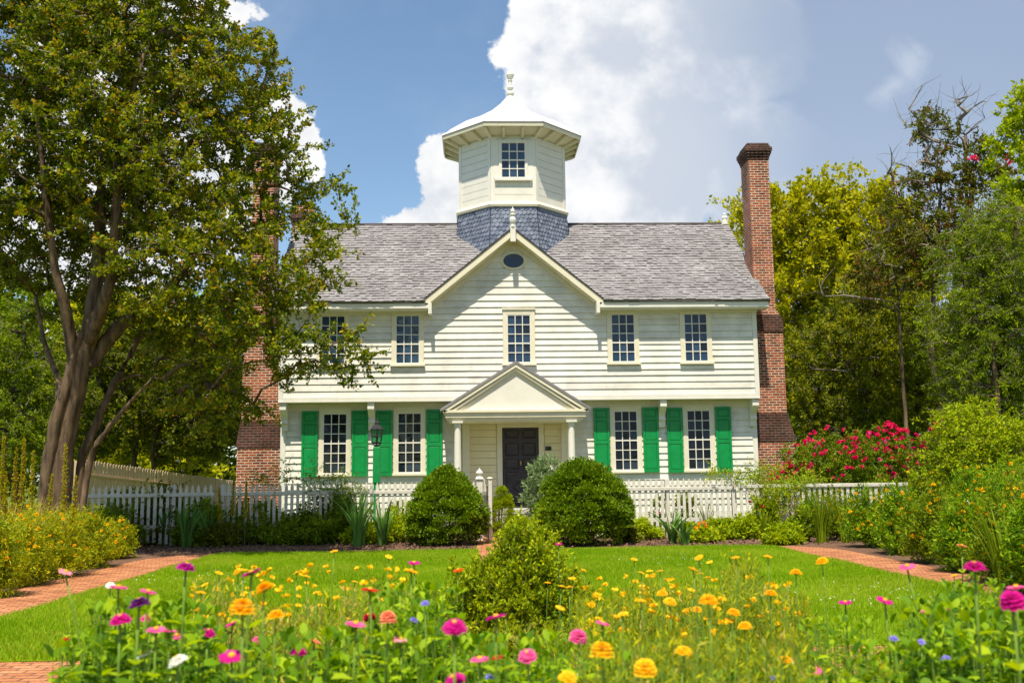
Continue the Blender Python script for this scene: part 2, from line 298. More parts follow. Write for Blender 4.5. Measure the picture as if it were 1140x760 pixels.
# two halves of the lawn with the middle path between them
lawn_l = rrect(LX0, -1.27, LY0, LY1, .5); lawn_r = rrect(-.02, LX1, LY0, LY1, .5)
sheet('lawn', lawn_l, .014, M['lawn']); sheet('lawn', lawn_r, .014, M['lawn'])
def grass():
    parts = []
    N = 430000
    x = rng.uniform(LX0-.03, LX1+.03, N); y = rng.uniform(LY0-.03, LY1+.03, N)
    e = .05*np.sin(y*5)+.03*np.sin(y*13+1)
    keep = ~((x > -1.29+e*.6) & (x < .0+e*.6))
    # round the outer corners
    cx = np.clip(x, LX0+.5, LX1-.5); cy = np.clip(y, LY0+.5, LY1-.5); keep &= np.hypot(x-cx, y-cy) < .53
    x, y = x[keep], y[keep]; n = len(x)
    D = np.stack([rng.normal(0, .35, n), rng.normal(0, .35, n), np.ones(n)], 1)
    h = rng.uniform(.03, .062, n)*(1+.25*np.sin(x*1.3+y*.7)*np.sin(y*1.1))
    tv, tf = T_BLADE; P = np.stack([x, y, np.full(n, .013)], 1)
    V, Q = scatter((np.array([[-.09, 0, 0], [.09, 0, 0], [.02, 1, .2], [-.02, 1, .2]]), tf), P, D, h)
    parts.append((V, Q, 0))
    o = npmesh('grass', *merge(parts)[:2], M['grass']); tag(o, 'short bright green mown grass on both halves of the lawn', 'grass', kind='stuff')
    # clover and small daisies
    cs = [at(980, 660, z=0), at(990, 672, z=0), at(940, 672, z=0), at(1010, 665, z=0), at(880, 668, z=0), at(735, 622, z=0), at(705, 624, z=0), at(760, 627, z=0), at(225, 642, z=0), at(240, 650, z=0)]
    P = []
    for c in cs:
        k = 15; P.append(np.stack([c[0]+rng.normal(0, .38, k), c[1]+rng.normal(0, .55, k), np.full(k, .05)], 1))
    P = np.concatenate(P); P = P[(P[:, 0] > LX0) & (P[:, 0] < LX1)]
    V, Q = scatter(T_DIA, np.repeat(P, 3, 0), rng.normal(size=(len(P)*3, 3))+(0, 0, .6), .016, wid=1.6)
    o = npmesh('clover', V, Q, PM['white']); tag(o, 'tiny white clover heads dotted in the lawn', 'clover', kind='stuff')
    # crumbs of soil and dead leaves on the beds
    n = 9000; x = rng.uniform(-12, 10, n); y = rng.uniform(-8, -4, n)
    keep = (y > -7.6) & ~((x > -1.4) & (x < .1)); x, y = x[keep], y[keep]; n = len(x)
    V, Q = scatter(T_DIA, np.stack([x, y, rng.uniform(.005, .03, n)], 1), rng.normal(size=(n, 3))*(1, 1, .5), rng.uniform(.03, .08, n), wid=1.4)
    o = npmesh('mulch', V, Q, M['mulch']); tag(o, 'brown mulch and clods on the bed by the picket fence', 'mulch', kind='stuff')
grass()

# ------------------------------------------------------------------ HOUSE
W = 6.85; REC = .45; ZJ = 3.6; YR = 3.787; ZR = 9.7047; YE = -.45; ZE = 6.3981; XV0, XV1 = -7.12, 7.135
GX, GZ = -.20, 8.52; GXL, GXR, GZE = -2.78, 2.39, 6.42        # front gable roof
house = thing('wooden_house', (0, 0, 0), 'two storey cream white clapboard house with green shutters, front gable and octagonal cupola', 'house')
UPW = [(-5.33, None), (-3.225, None), (-.045, 'm'), (2.95, None), (5.065, None)]
UX = [-5.3342, -3.2218, -.045, 2.9522, 5.0646]; LXW = [-5.3117, -3.1922, 3.0286, 5.1481]
Z2T, Z2B, Z1T, Z1B = 6.0755, 4.6821, 3.3163, 1.6125; HW = .345
CAS = .115
def zroof(y):   # main roof profile with a small bellcast
    t = (y-YE)/(YR-YE); t = max(0, min(1, t))
    return ZE+(ZR-ZE)*t-.16*math.sin(math.pi*t)**1*(1-t)
def zgab(x):
    if x < GX: return GZ-(GX-x)*(GZ-GZE)/(GX-GXL)
    return GZ-(x-GX)*(GZ-GZE)/(GXR-GX)
def strips(za, zb, xa, xb, ops):
    """x intervals left between za and zb when openings are taken out"""
    iv = [(xa, xb)]
    for (ox0, ox1, oz0, oz1) in ops:
        if oz0 < zb-1e-5 and oz1 > za+1e-5:
            new = []
            for a, b in iv:
                if ox1 <= a or ox0 >= b: new.append((a, b)); continue
                if ox0 > a: new.append((a, ox0))
                if ox1 < b: new.append((ox1, b))
            iv = new
    return iv
def clapboard(mb, z0, z1, xf, ops, y=0.0, exp=.185, out=.03, seed=1):
    """lapped boards on a wall facing -y. xf(z) -> (xa, xb)"""
    rr = random.Random(seed); z = z0
    while z < z1-.02:
        e = exp*rr.uniform(.9, 1.1); zt = min(z+e, z1); o = out*rr.uniform(.8, 1.25)
        cuts = sorted({z, zt, *[c for op in ops for c in (op[2], op[3]) if z < c < zt]})
        for a, b in zip(cuts[:-1], cuts[1:]):
            oa = .004+(o-.004)*(1-(a-z)/(zt-z)); ob = .004+(o-.004)*(1-(b-z)/(zt-z))
            xa0, xb0 = xf(a); xa1, xb1 = xf(b)
            if xb1 <= xa1: continue
            for p, q in strips(a, b, min(xa0, xa1), max(xb0, xb1), ops):
                pa, pb = max(p, xa0), max(p, xa1); qa, qb = min(q, xb0), min(q, xb1)
                n = max(1, int((qa-pa)/3.2)); w0 = rr.uniform(-.4, .4)
                ts = [0]+sorted(min(.95, max(.05, (k+.5+w0*.5)/n)) for k in range(n-1))+[1] if n > 1 else [0, 1]
                for t0, t1 in zip(ts[:-1], ts[1:]):
                    x00, x01 = pa+(qa-pa)*t0, pa+(qa-pa)*t1; x10, x11 = pb+(qb-pb)*t0, pb+(qb-pb)*t1
                    g = rr.uniform(-.002, .002)
                    vs = [(x00, y-oa-g, a), (x01-.003, y-oa-g, a), (x11-.003, y-ob-g, b), (x10, y-ob-g, b), (x00, y, a), (x01-.003, y, a)]
                    mb.add(vs, [(0, 1, 2, 3), (4, 5, 1, 0)] if a == z else [(0, 1, 2, 3)])
        z = zt
# openings (wall boards stop at the casings)
op2 = [(x-HW-CAS, x+HW+CAS, Z2B-.11, Z2T+.14) for x in UX]
op1 = [(x-HW-CAS, x+HW+CAS, Z1B-.13, Z1T+.17) for x in LXW]
DX0, DX1, DZ0, DZ1 = -.545, .505, .63, 2.86
OVX, OVZ = -.175, 7.65
rb = MB()
# backing walls (behind the boards)
rb.box(-W+.03, W-.03, .012, .2, ZJ+.02, ZE-.1)
rb.prism([(GXL+.25, ZE-.1), (GXR-.25, ZE-.1), (GX, GZ-.28)], .012, .15)
rb.box(-W+.03, W-.03, REC+.012, REC+.2, .1, ZJ+.1)
rb.box(-W+.03, -W+.2, .2, 8.0, ZJ, ZE-.12); rb.box(W-.2, W-.03, .2, 8.0, ZJ, ZE-.12)
rb.box(-W+.03, -W+.2, REC+.2, 8.0, .1, ZJ); rb.box(W-.2, W-.03, REC+.2, 8.0, .1, ZJ)
rb.box(-W+.2, W-.2, 7.8, 8.0, .1, ZE-.12)
rb.box(-W+.2, W-.2, .2, 7.8, ZE-.2, ZE-.12)  # unseen attic floor, put in to block light leaking through the roof
for sx in (-1, 1):
    x0, x1 = (sx*(W-.03), sx*(W-.2)); pts = [(0.02, ZE-.12), (8.0, ZE-.12), (YR, ZR-.25)]
    v = [(x0, a, b_) for a, b_ in pts]+[(x1, a, b_) for a, b_ in pts]
    rb.add(v, [(0, 1, 2), (5, 4, 3), (0, 3, 4, 1), (1, 4, 5, 2), (2, 5, 3, 0)])
rb.build('inner_wall', M['white'], house)
cl = MB()
clapboard(cl, ZJ+.14, ZE-.10, lambda z: (-W+.13, W-.13), op2, 0, seed=3)
clapboard(cl, ZE-.10, GZ-.25, lambda z: (GXL+.12+(z-GZE)*(GX-GXL)/(GZ-GZE), GXR-.12-(z-GZE)*(GXR-GX)/(GZ-GZE)), [(x-HW-CAS, x+HW+CAS, Z2B-.11, Z2T+.14) for x in UX[2:3]]+[(OVX-.30, OVX+.30, OVZ-.22, OVZ+.22)], 0, seed=5)
clapboard(cl, .45, ZJ-.22, lambda z: (-W+.13, W-.13), op1+[(-1.72, 1.40, .4, 3.3)], REC, seed=7)
# side walls, simple lapped boards
for sx in (-1, 1):
    z = .45; k = 0
    while z < ZR-.5:
        zt = z+.19; y0 = REC if z < ZJ else 0.0; y1 = 8.0
        if z > ZE-.15:
            f_ = (z-ZE+.15)/(ZR-ZE); y0 = f_*YR; y1 = 8-f_*(8-YR)
            if y1-y0 < .2: break
        cl.add([(sx*(W+.0), y0+.1, z), (sx*(W+.0), y1, z), (sx*(W-.02), y1, zt), (sx*(W-.02), y0+.1, zt), (sx*(W-.03), y0+.1, z), (sx*(W-.03), y1, z)], [(0, 1, 2, 3), (4, 5, 1, 0)])
        z = zt
cl.build('clapboard_wall', M['clap'], house)
tr = MB()   # corner boards, jetty board, friezes, water table
for sx in (-1, 1):
    tr.box(min(sx*W, sx*(W-.13)), max(sx*W, sx*(W-.13)), -.045, .1, ZJ-.0, ZE-.12)
    tr.box(min(sx*(W+.002), sx*(W-.14)), max(sx*(W+.002), sx*(W-.14)), REC-.045, REC+.12, .3, ZJ-.2)
tr.box(-W, W, -.052, REC+.1, ZJ, ZJ+.045)
tr.box(-W+.13, W-.13, -.048, .0, ZJ+.045, ZJ+.15)
tr.box(-W, W, REC-.06, REC, .22, .45)
tr.build('wall_trim', M['white'], house, bevel=.006)
so = MB(); so.box(-W+.02, W-.02, REC-.035, REC, ZJ-.22, ZJ-.003); so.build('jetty_frieze', M['cream'], house)
MB().box(-W+.05, W-.05, REC+.02, 7.9, 0, .24).build('foundation', M['brickdark'], house)
# brackets under the jetty
def corbel(x):
    b = MB(); w = .095
    prof = [(-.0, ZJ-.004), (REC-.03, ZJ-.004), (REC-.03, ZJ-.78), (REC-.11, ZJ-.78), (REC-.13, ZJ-.62), (REC-.20, ZJ-.56), (REC-.15, ZJ-.47), (REC-.20, ZJ-.38), (REC-.36, ZJ-.26), (-.0, ZJ-.2)]
    v = [(x-w, a, c) for a, c in prof]+[(x+w, a, c) for a, c in prof]; k = len(prof)
    b.add(v, [tuple(range(k)), tuple(range(2*k-1, k-1, -1))]+[(i, k+i, k+(i+1) % k, (i+1) % k) for i in range(k)])
    b.build('jetty_bracket', M['white'], house, bevel=.008)
for px in (413.5, 737.5): corbel(at(px, 455, y=.2)[0])
for x in (-W+.12, W-.12): corbel(x)
# windows
def window(x, zb, zt, y, rows, nm='window', w=HW, parent=house, cas=CAS, cap=True):
    fr = MB(); Y0 = y-.05
    fr.box(x-w-cas, x-w, Y0, y+.02, zb-.02, zt+.13); fr.box(x+w, x+w+cas, Y0, y+.02, zb-.02, zt+.13)
    fr.box(x-w, x+w, Y0, y+.02, zt, zt+.13)
    if cap: fr.box(x-w-cas-.02, x+w+cas+.02, Y0-.03, y+.02, zt+.13, zt+.165)
    f = fr.build(nm, M['cream'], parent, bevel=.005)
    s = MB(); s.box(x-w-cas-.03, x+w+cas+.03, Y0-.06, y+.02, zb-.085, zb-.02); s.build('window_sill', M['cream'], f, bevel=.006)
    sa = MB(); ys = y-.012; d = .03
    sa.box(x-w, x-w+.03, ys-d, ys+.01, zb-.02, zt); sa.box(x+w-.03, x+w, ys-d, ys+.01, zb-.02, zt)
    sa.box(x-w+.03, x+w-.03, ys-d, ys+.01, zt-.03, zt); sa.box(x-w+.03, x+w-.03, ys-d, ys+.01, zb-.02, zb+.02)
    pw = (2*w-.06)/3; ph = (zt-.03-zb-.02)/rows; pn = MB()
    for i in (1, 2): sa.box(x-w+.03+i*pw-.012, x-w+.03+i*pw+.012, ys-d+.004, ys+.01, zb+.02, zt-.03)
    for k in range(1, rows):
        t = .019 if k == rows//2 else .011
        zz = zb+.02+k*ph
        for i in range(3): sa.box(x-w+.03+i*pw+(.012 if i else 0), x-w+.03+(i+1)*pw-(.012 if i < 2 else 0), ys-d+.006, ys+.01, zz-t, zz+t)
    for i in range(3):
        for k in range(rows):
            a = random.gauss(0, .010); b_ = random.gauss(0, .012)
            xa, xb = x-w+.03+i*pw, x-w+.03+(i+1)*pw; za, z_ = zb+.02+k*ph, zb+.02+(k+1)*ph
            h = (xb-xa)/2; v = (z_-za)/2
            pn.add([(xa, ys+a*h+b_*v, za), (xb, ys-a*h+b_*v, za), (xb, ys-a*h-b_*v, z_), (xa, ys+a*h-b_*v, z_)], [(0, 1, 2, 3)])
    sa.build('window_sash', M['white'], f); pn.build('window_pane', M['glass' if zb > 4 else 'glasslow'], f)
    return f
for x in UX: window(x, Z2B, Z2T, 0, 5)
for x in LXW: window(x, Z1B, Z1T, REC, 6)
# oval window in the gable
ov = MB(); n = 36
for r0, r1, yy in ((.335, .30, -.055),):
    ro = [(OVX+.375*math.cos(2*math.pi*i/n), -.03, OVZ+.275*math.sin(2*math.pi*i/n)) for i in range(n)]
    ri = [(OVX+.30*math.cos(2*math.pi*i/n), -.05, OVZ+.21*math.sin(2*math.pi*i/n)) for i in range(n)]
    rj = [(OVX+.29*math.cos(2*math.pi*i/n), .0, OVZ+.20*math.sin(2*math.pi*i/n)) for i in range(n)]
    rk = [(p[0], .01, p[2]) for p in ro]
    ov.rings([rk, ro, ri, rj], cap=False)
ovf = ov.build('oval_window', M['cream'], house)
MB().add([(OVX+.295*math.cos(2*math.pi*i/n), -.012, OVZ+.205*math.sin(2*math.pi*i/n)) for i in range(n)], [tuple(range(n))]).build('window_pane', M['glass'], ovf)
# shutters
def shutter(x0, x1, z0, z1, y, parent=house):
    b = MB(); t = .035; b.box(x0, x1, y-t, y, z0, z1)
    H = z1-z0; st = .06
    pans = [(z0+.09, z0+H*.44), (z0+H*.49, z0+H*.80), (z0+H*.845, z1-.07)]
    # stiles and rails stand proud of the ground, the fielded panels sit inside
    b.box(x0, x0+st, y-t-.02, y-t, z0, z1); b.box(x1-st, x1, y-t-.02, y-t, z0, z1)
    zs = [z0]+[c for p_ in pans for c in p_]+[z1]
    for a, c in zip(zs[0::2], zs[1::2]): b.box(x0+st, x1-st, y-t-.02, y-t, a, c)
    for a, c in pans:
        m_ = .022; xa, xb, za, zc = x0+st+m_, x1-st-m_, a+m_, c-m_
        v = [(xa-.012, y-t-.001, za-.012), (xb+.012, y-t-.001, za-.012), (xb+.012, y-t-.001, zc+.012), (xa-.012, y-t-.001, zc+.012), (xa, y-t-.011, za), (xb, y-t-.011, za), (xb, y-t-.011, zc), (xa, y-t-.011, zc)]
        b.add(v, [(4, 5, 6, 7), (0, 1, 5, 4), (1, 2, 6, 5), (2, 3, 7, 6), (3, 0, 4, 7)])
    s = b.build('shutter', M['green'], parent, bevel=.003)
    h = MB()
    for z in (z0+.25, z1-.25): h.box(x0+.01 if x0 < 0 else x1-.05, x0+.05 if x0 < 0 else x1-.01, y-t-.018, y-t-.0125, z-.03, z+.03)
    return s
for x in LXW:
    for sd in (-1, 1):
        a = x+sd*(HW+CAS+.025); b_ = a+sd*.45
        dz = random.uniform(-.012, .012)
        shutter(min(a, b_), max(a, b_), Z1B-.08+dz, Z1T+.08+dz, REC-.055)
sh = MB(); sh.box(6.88, 6.99, .80, .84, 1.5, 3.35); sh.build('side_shutter', M['green'], house)
# cornice
co = MB()
for xa, xb in ((XV0+.02, GXL+.22), (GXR-.22, XV1-.02)):
    co.box(xa, xb, YE+.05, .0, ZE-.235, ZE-.06); co.box(xa, xb, YE+.02, YE+.05, ZE-.20, ZE-.045)
    co.box(xa+.2, xb-.0 if xb < 0 else xb-.25, -.07, -.0, ZE-.30, ZE-.236)
    xq = GXL+.16 if xa < -3 else GXR-.24
    co.box(xq, xq+.10, YE-.03, -.0, ZE-.36, ZE-.05)
    co.build('eave_cornice', M['white'], house, bevel=.006); co = MB()
# rake boards of the front gable
rk = MB()
for sgn, xe in ((-1, GXL), (1, GXR)):
    L = math.hypot(xe-GX, GZ-GZE); ux, uz = (xe-GX)/L, (GZE-GZ)/L; nx, nz = (uz, -ux) if sgn < 0 else (-uz, ux)
    if nz > 0: nx, nz = -nx, -nz
    def quadp(d0, d1, y0, y1, ext=.0):
        # band from d0 to d1 below the roof line; mitred at the peak on x = GX
        def P(d, end):
            if end: return (xe+nx*d, GZE+nz*d)
            # point on x=GX
            return (GX, GZ-d/abs(ux))
        pts = [P(d0, 0), P(d0, 1), P(d1, 1), P(d1, 0)]
        rk.prism(pts, y0, y1)
    quadp(.015, .175, YE+.02, YE+.06); quadp(.10, .19, YE+.06, -.0); quadp(.19, .30, -.05, -.0)
rk.build('gable_rake_board', M['cream'], house)
# shingles
def shing(mb, A, B, C, D, N, th, lift=.003):
    """A,B bottom corners, C,D top corners, N normal"""
    A, B, C, D, N = map(np.array, (A, B, C, D, N))
    a, b = A+N*th, B+N*th
    mb.add([a, b, C+N*lift, D+N*lift, A, B], [(0, 1, 2, 3), (4, 5, 1, 0), (0, 3, 4), (1, 5, 2)])
ro = MB(); rr = random.Random(11)
def roof_field(prof, x0, x1, sgn, skip, exp=.165, wd=.135):
    """prof: list of (y,z) from eave to ridge"""
    P = [np.array(p) for p in prof]; seg = [np.linalg.norm(b-a) for a, b in zip(P[:-1], P[1:])]; Ltot = sum(seg)
    def pt(s):
        s = max(-.05, min(Ltot, s)); k = 0; q = s
        while k < len(seg)-1 and q > seg[k]: q -= seg[k]; k += 1
        t = (P[k+1]-P[k])/seg[k]; return P[k]+t*q, t
    s = -.03; row = 0
    while s < Ltot-.04:
        x = x0-rr.uniform(0, wd)
        while x < x1:
            w = wd*rr.uniform(.6, 1.4); xa, xb = max(x, x0), min(x+w-.004, x1)
            if xb-xa > .02:
                wave = .016*math.sin(x*1.7+row*.9)+.012*math.sin(x*.6-row*.35)
                sb = s+rr.uniform(-.012, .012)+wave; st = min(s+exp*1.9, Ltot)
                (yb, zb), t = pt(sb); (yt, zt), _ = pt(st); N = (0, -t[1], t[0]) if sgn > 0 else (0, t[1], t[0])
                xm = (xa+xb)/2
                if not skip(xm, yb, zb):
                    shing(ro, (xa, yb, zb), (xb, yb, zb), (xb, yt, zt), (xa, yt, zt), (0, -t[1]*1.0, t[0]) if sgn > 0 else (0, -t[1], t[0]), .046*rr.uniform(.75, 1.3))
            x += w
        s += exp; row += 1
pf = [(YE+(YR-YE)*i/12, zroof(YE+(YR-YE)*i/12)) for i in range(13)]
roof_field(pf, XV0, XV1, 1, lambda x, y, z: z < zgab(x)-.06 and GXL-.1 < x < GXR+.1 and True)
pb = [(2*YR-y, z) for y, z in pf]
def roof_back():
    # back slope: mirrored coarse rows
    n = 26
    for i in range(n):
        y0 = YR+(YR-YE)*i/n; y1 = YR+(YR-YE)*(i+1)/n; z0, z1 = zroof(2*YR-y0), zroof(2*YR-y1)
        ro.add([(XV0, y0, z0+.005), (XV1, y0, z0+.005), (XV1, y1, z1+.03), (XV0, y1, z1+.03), (XV0, y1, z1), (XV1, y1, z1)], [(0, 1, 2, 3), (3, 2, 5, 4)])
roof_back()
# front gable roof fields (two slopes running back to the main roof)
for sgn, xe in ((-1, GXL), (1, GXR)):
    L = math.hypot(xe-GX, GZ-GZE); ux, uz = (xe-GX)/L, (GZE-GZ)/L; N = np.array([-uz*sgn*1.0, 0, abs(ux)]); N = N/np.linalg.norm(N)
    if sgn < 0: N[0] = -abs(N[0])
    else: N[0] = abs(N[0])
    s = 0.0; exp = .165
    while s < L+.02:
        # s measured from eave upward
        sb = s-.03; st = min(s+exp*1.9, L)
        xb, zb = xe-ux*sb, GZE-uz*sb; xt, zt = xe-ux*st, GZE-uz*st
        y = YE
        while y < YR:
            w = .135*rr.uniform(.6, 1.4)
            if zb > zroof(y+w/2)-.03 or y < YE+.1:
                shing(ro, (xb, y, zb), (xb, y+w-.004, zb), (xt, y+w-.004, zt), (xt, y, zt), N, .028*rr.uniform(.8, 1.2))
            y += w
        s += exp
ro.build('shingle_roof', M['shingle'], house)
dk = MB()  # roof deck edges: eave and verge boards
dk.box(XV0, GXL-.02, YE-.02, YE+.02, ZE-.045, ZE-.002); dk.box(GXR+.02, XV1, YE-.02, YE+.02, ZE-.045, ZE-.002)
for x in (XV0, XV1-.03):
    pl_ = [(y, z-.004) for y, z in pf]+[(2*YR-y, z-.004) for y, z in pf[::-1][1:]]; pl2 = [(y, z-.09) for y, z in pl_]
    v = [(x, a, c) for a, c in pl_+pl2[::-1]]+[(x+.03, a, c) for a, c in pl_+pl2[::-1]]; k = len(pl_); K = 2*k; f_ = []
    for i in range(k-1):
        f_ += [(i, i+1, K-2-i, K-1-i), (K+i, K+K-1-i, K+K-2-i, K+i+1), (i, K+i, K+i+1, i+1), (K-1-i, K-2-i, 2*K-2-i, 2*K-1-i)]
    dk.add(v, f_)
dk.tube([(XV0, YR, ZR+.02), (-2.0, YR, ZR+.025), (2, YR, ZR+.02), (XV1, YR, ZR+.025)], .035, 6)
for sgn, xe in ((-1, GXL), (1, GXR)):   # dark shingle edge along the rake
    L = math.hypot(xe-GX, GZ-GZE); ux, uz = (xe-GX)/L, (GZE-GZ)/L
    dk.add([(GX, YE, GZ+.03), (GX, YE, GZ-.02), (xe+ux*.03, YE, GZE+uz*.03-.02), (xe+ux*.03, YE, GZE+uz*.03+.03), (GX, YE+.03, GZ+.03), (GX, YE+.03, GZ-.02), (xe+ux*.03, YE+.03, GZE-.02+uz*.03), (xe+ux*.03, YE+.03, GZE+.03+uz*.03)],
           [(0, 1, 2, 3), (7, 6, 5, 4), (1, 5, 6, 2), (0, 3, 7, 4)])
dk.build('roof_edge', M['edge'], house)
# gable finial and drop
fi = MB(); FX = GX+.0; fy = YE-.03
fi.box(FX-.075, FX+.075, fy-.08, fy+.06, GZ-.42, GZ+.02)
fi.lathe((FX, fy-.01, GZ+.0), [(.095, 0), (.095, .05), (.055, .07), (.09, .15), (.10, .22), (.07, .29), (.05, .33), (.085, .36), (.085, .38), (.04, .41), (.065, .46), (.06, .51), (.02, .55), (.003, .62)], 12)
fi.build('gable_finial', M['white'], house, smooth=False)
f2 = MB(); p_ = at(807.5, 249, y=YR)
f2.lathe((p_[0]-.02, YR, ZR), [(.12, -.05), (.12, .10), (.08, .12), (.10, .2), (.09, .25), (.03, .29), (.05, .33), (.01, .38)], 12); f2.build('ridge_finial', M['white'], house)

# chimneys
def chimney(x0, x1, y0, y1, zt, low, name='brick_chimney', parent=house, arch=False):
    """low: list of (z, outer x) polygon of the wider base; x0..x1 stack"""
    b = MB(); b.box(x0, x1, y0, y1, low['zs'], zt-.42)
    c = b.build(name, M['brick'], parent)
    k = MB()
    e = 0
    for i, (h, o) in enumerate(((.09, .02), (.08, .045), (.08, .075), (.07, .10), (.05, .10), (.07, .05), (.07, .02))):
        z = zt-.42+e; k.box(x0-o, x1+o, y0-o, y1+o, z, z+h); e += h
    k.box(x0+.12, x1-.12, y0+.12, y1-.12, zt-.02, zt+.015)
    # dentil course
    nb = 7
    for i in range(nb):
        xx = x0-.07+(x1-x0+.12)*i/(nb-1); k.box(xx-.03, xx+.02, y0-.122, y0-.101, zt-.17, zt-.11)
    k.build('chimney_cap', M['brickdark'], c)
    if low.get('poly'):
        q = MB(); q.prism(low['poly'], y0-.10, y1+.9); q.build('chimney_base', M['brick'], c)
        for bn in ('band', 'band2'):
            q = MB(); q.prism(low[bn], y0-.125, y1+.92); q.build('weathered_course', M['brickdark'], c)
    return c
CY0, CY1 = .66, 1.5
chimney(7.02, 7.64, CY0, CY1, 11.33, dict(zs=6.0, poly=[(6.87, 0), (8.02, 0), (7.98, 2.35), (7.97, 2.42), (7.80, 3.2), (7.79, 5.98), (7.72, 6.12), (7.66, 6.25), (6.87, 6.25)],
        band=[(6.868, 5.62), (7.815, 5.62), (7.815, 5.70), (7.80, 6.0), (7.72, 6.13), (6.868, 6.13)], band2=[(6.868, 2.40), (8.0, 2.40), (8.0, 2.48), (7.83, 3.15), (7.83, 3.22), (6.868, 3.22)]))
chimney(-7.86, -7.23, CY0, CY1, 11.33, dict(zs=6.0, poly=[(-6.87, 0), (-8.12, 0), (-8.10, 2.35), (-8.08, 2.42), (-8.0, 3.2), (-7.99, 5.98), (-7.92, 6.12), (-7.86, 6.25), (-6.87, 6.25)],
        band=[(-6.868, 5.62), (-8.02, 5.62), (-8.02, 5.70), (-8.0, 6.0), (-7.93, 6.13), (-6.868, 6.13)], band2=[(-6.868, 2.38), (-8.13, 2.38), (-8.13, 2.48), (-8.03, 3.05), (-8.03, 3.12), (-6.868, 3.12)]))
rc = chimney(-7.67, -6.97, 6.1, 6.9, 10.7, dict(zs=0))
a_ = MB(); ap = [(-7.32+.42*math.cos(R(t)), 10.70+.42*math.sin(R(t))) for t in range(0, 181, 15)]; a_.prism(ap, 6.15, 6.85); a_.build('arched_chimney_hood', M['brick'], rc)

# cupola
CXC = at(569.8, 249, y=YR)[0]; CYC = YR; YF = CYC-1.71
zband1 = at(570, 224.7, y=YF)[2]; zband0 = at(570, 229.0, y=YF)[2]; zbt = at(570, 152.5, y=YF)[2]
zw1 = at(571, 159.5, y=YF)[2]; zw0 = at(571, 198, y=YF)[2]
zeT = at(570, 135.8, y=CYC-2.24)[2]; zeB = at(570, 140.0, y=CYC-2.24)[2]; zap = at(569, 110, y=YR)[2]; zft = at(569, 79.5, y=YR)[2]
def octo(a, z, cx=CXC, cy=CYC): 
    r = a/math.cos(R(22.5)); return [(cx+r*math.cos(R(22.5+45*i)), cy+r*math.sin(R(22.5+45*i)), z) for i in range(8)]
cu = MB(); cu.rings([octo(1.68, 7.6), octo(1.68, zbt+.1)]); cup = cu.build('cupola', M['white'], house)
cb_ = MB(); AP = 1.71
for k in range(8):
    a = R(-90+45*k); nx, ny = math.cos(a), math.sin(a); tx, ty = -ny, nx; hs = AP*math.tan(R(22.5))
    def P(u, o, z): return (CXC+nx*(AP+o)+tx*u, CYC+ny*(AP+o)+ty*u, z)
    fu = (lambda u0, u1, o0, o1, z0, z1: cb_.add([P(u0, o0, z0), P(u1, o0, z0), P(u1, o1, z0), P(u0, o1, z0), P(u0, o0, z1), P(u1, o0, z1), P(u1, o1, z1), P(u0, o1, z1)], [(0, 1, 2, 3), (4, 5, 6, 7), (0, 1, 5, 4), (1, 2, 6, 5), (2, 3, 7, 6), (3, 0, 4, 7)]))
    fu(-hs, -hs+.11, -.03, .022, zband1, zbt); fu(hs-.11, hs, -.03, .022, zband1, zbt)
    z = zband1
    wnd = (k % 2 == 0)
    while z < zbt-.01:
        zt_ = min(z+.235, zbt)
        segs = [(-hs+.11, hs-.11)]
        if wnd and zt_ > zw0-.2 and z < zw1+.1: segs = [(-hs+.11, -.5), (.5, hs-.11)]
        for a0, a1 in segs:
            if a1 > a0: fu(a0, a1, -.03, .003, z+.006, zt_-.006)
        z = zt_
cb_.build('cupola_board', M['white'], cup)
bd = MB(); bd.rings([octo(1.66, zband0-.04), octo(1.80, zband0-.04), octo(1.82, zband0+.03), octo(1.76, zband1-.02), octo(1.715, zband1+.02), octo(1.66, zband1+.02)], cap=False)
bd.build('cupola_band', M['cream'], cup)
fs = MB(); rows = 7; zb0 = 8.3
ztop = zband0-.03; rows = int((ztop-zb0)/.135)+1
for k in range(8):
    a = R(-90+45*k); nx, ny = math.cos(a), math.sin(a); tx, ty = -ny, nx
    for i in range(rows):
        zb_ = ztop-.135*(i+1); fl = .012*i; hs = (1.72+fl)*math.tan(R(22.5)); nn = 11; w = 2*hs/nn; off = (i % 2)*w/2
        for j in range(-1, nn+1):
            u0 = -hs+j*w+off; u1 = u0+w-.006; u0 = max(u0, -hs); u1 = min(u1, hs)
            if u1-u0 < .02: continue
            ap_ = 1.72+fl; dz = rr.uniform(-.01, .01)
            def P(u, o, z): return (CXC+nx*(ap_+o)+tx*u, CYC+ny*(ap_+o)+ty*u, z)
            wU = u1-u0; o = .042+rr.uniform(0, .012)
            vs = [P(u0, o, zb_+.05+dz), P(u0+wU*.25, o, zb_+dz), P(u1-wU*.25, o, zb_+dz), P(u1, o, zb_+.05+dz), P(u1, 0, zb_+.22), P(u0, 0, zb_+.22), P(u0, 0, zb_+.03+dz), P(u0+wU*.25, 0, zb_+dz), P(u1-wU*.25, 0, zb_+dz), P(u1, 0, zb_+.03+dz)]
            fs.add(vs, [(0, 1, 2, 3, 4, 5), (6, 7, 1, 0), (7, 8, 2, 1), (8, 9, 3, 2)])
fs.build('fish_scale_skirt', M['fish'], cup)
ww = .372
wf = MB(); yw = YF
xw = at(571.4, 180, y=YF)[0]
wf.box(xw-ww-.08, xw-ww, yw-.06, yw+.02, zw0-.03, zw1+.09); wf.box(xw+ww, xw+ww+.08, yw-.06, yw+.02, zw0-.03, zw1+.09); wf.box(xw-ww, xw+ww, yw-.06, yw+.02, zw1, zw1+.09)
wf.box(xw-ww-.22, xw+ww+.22, yw-.10, yw+.02, zw0-.11, zw0-.03)
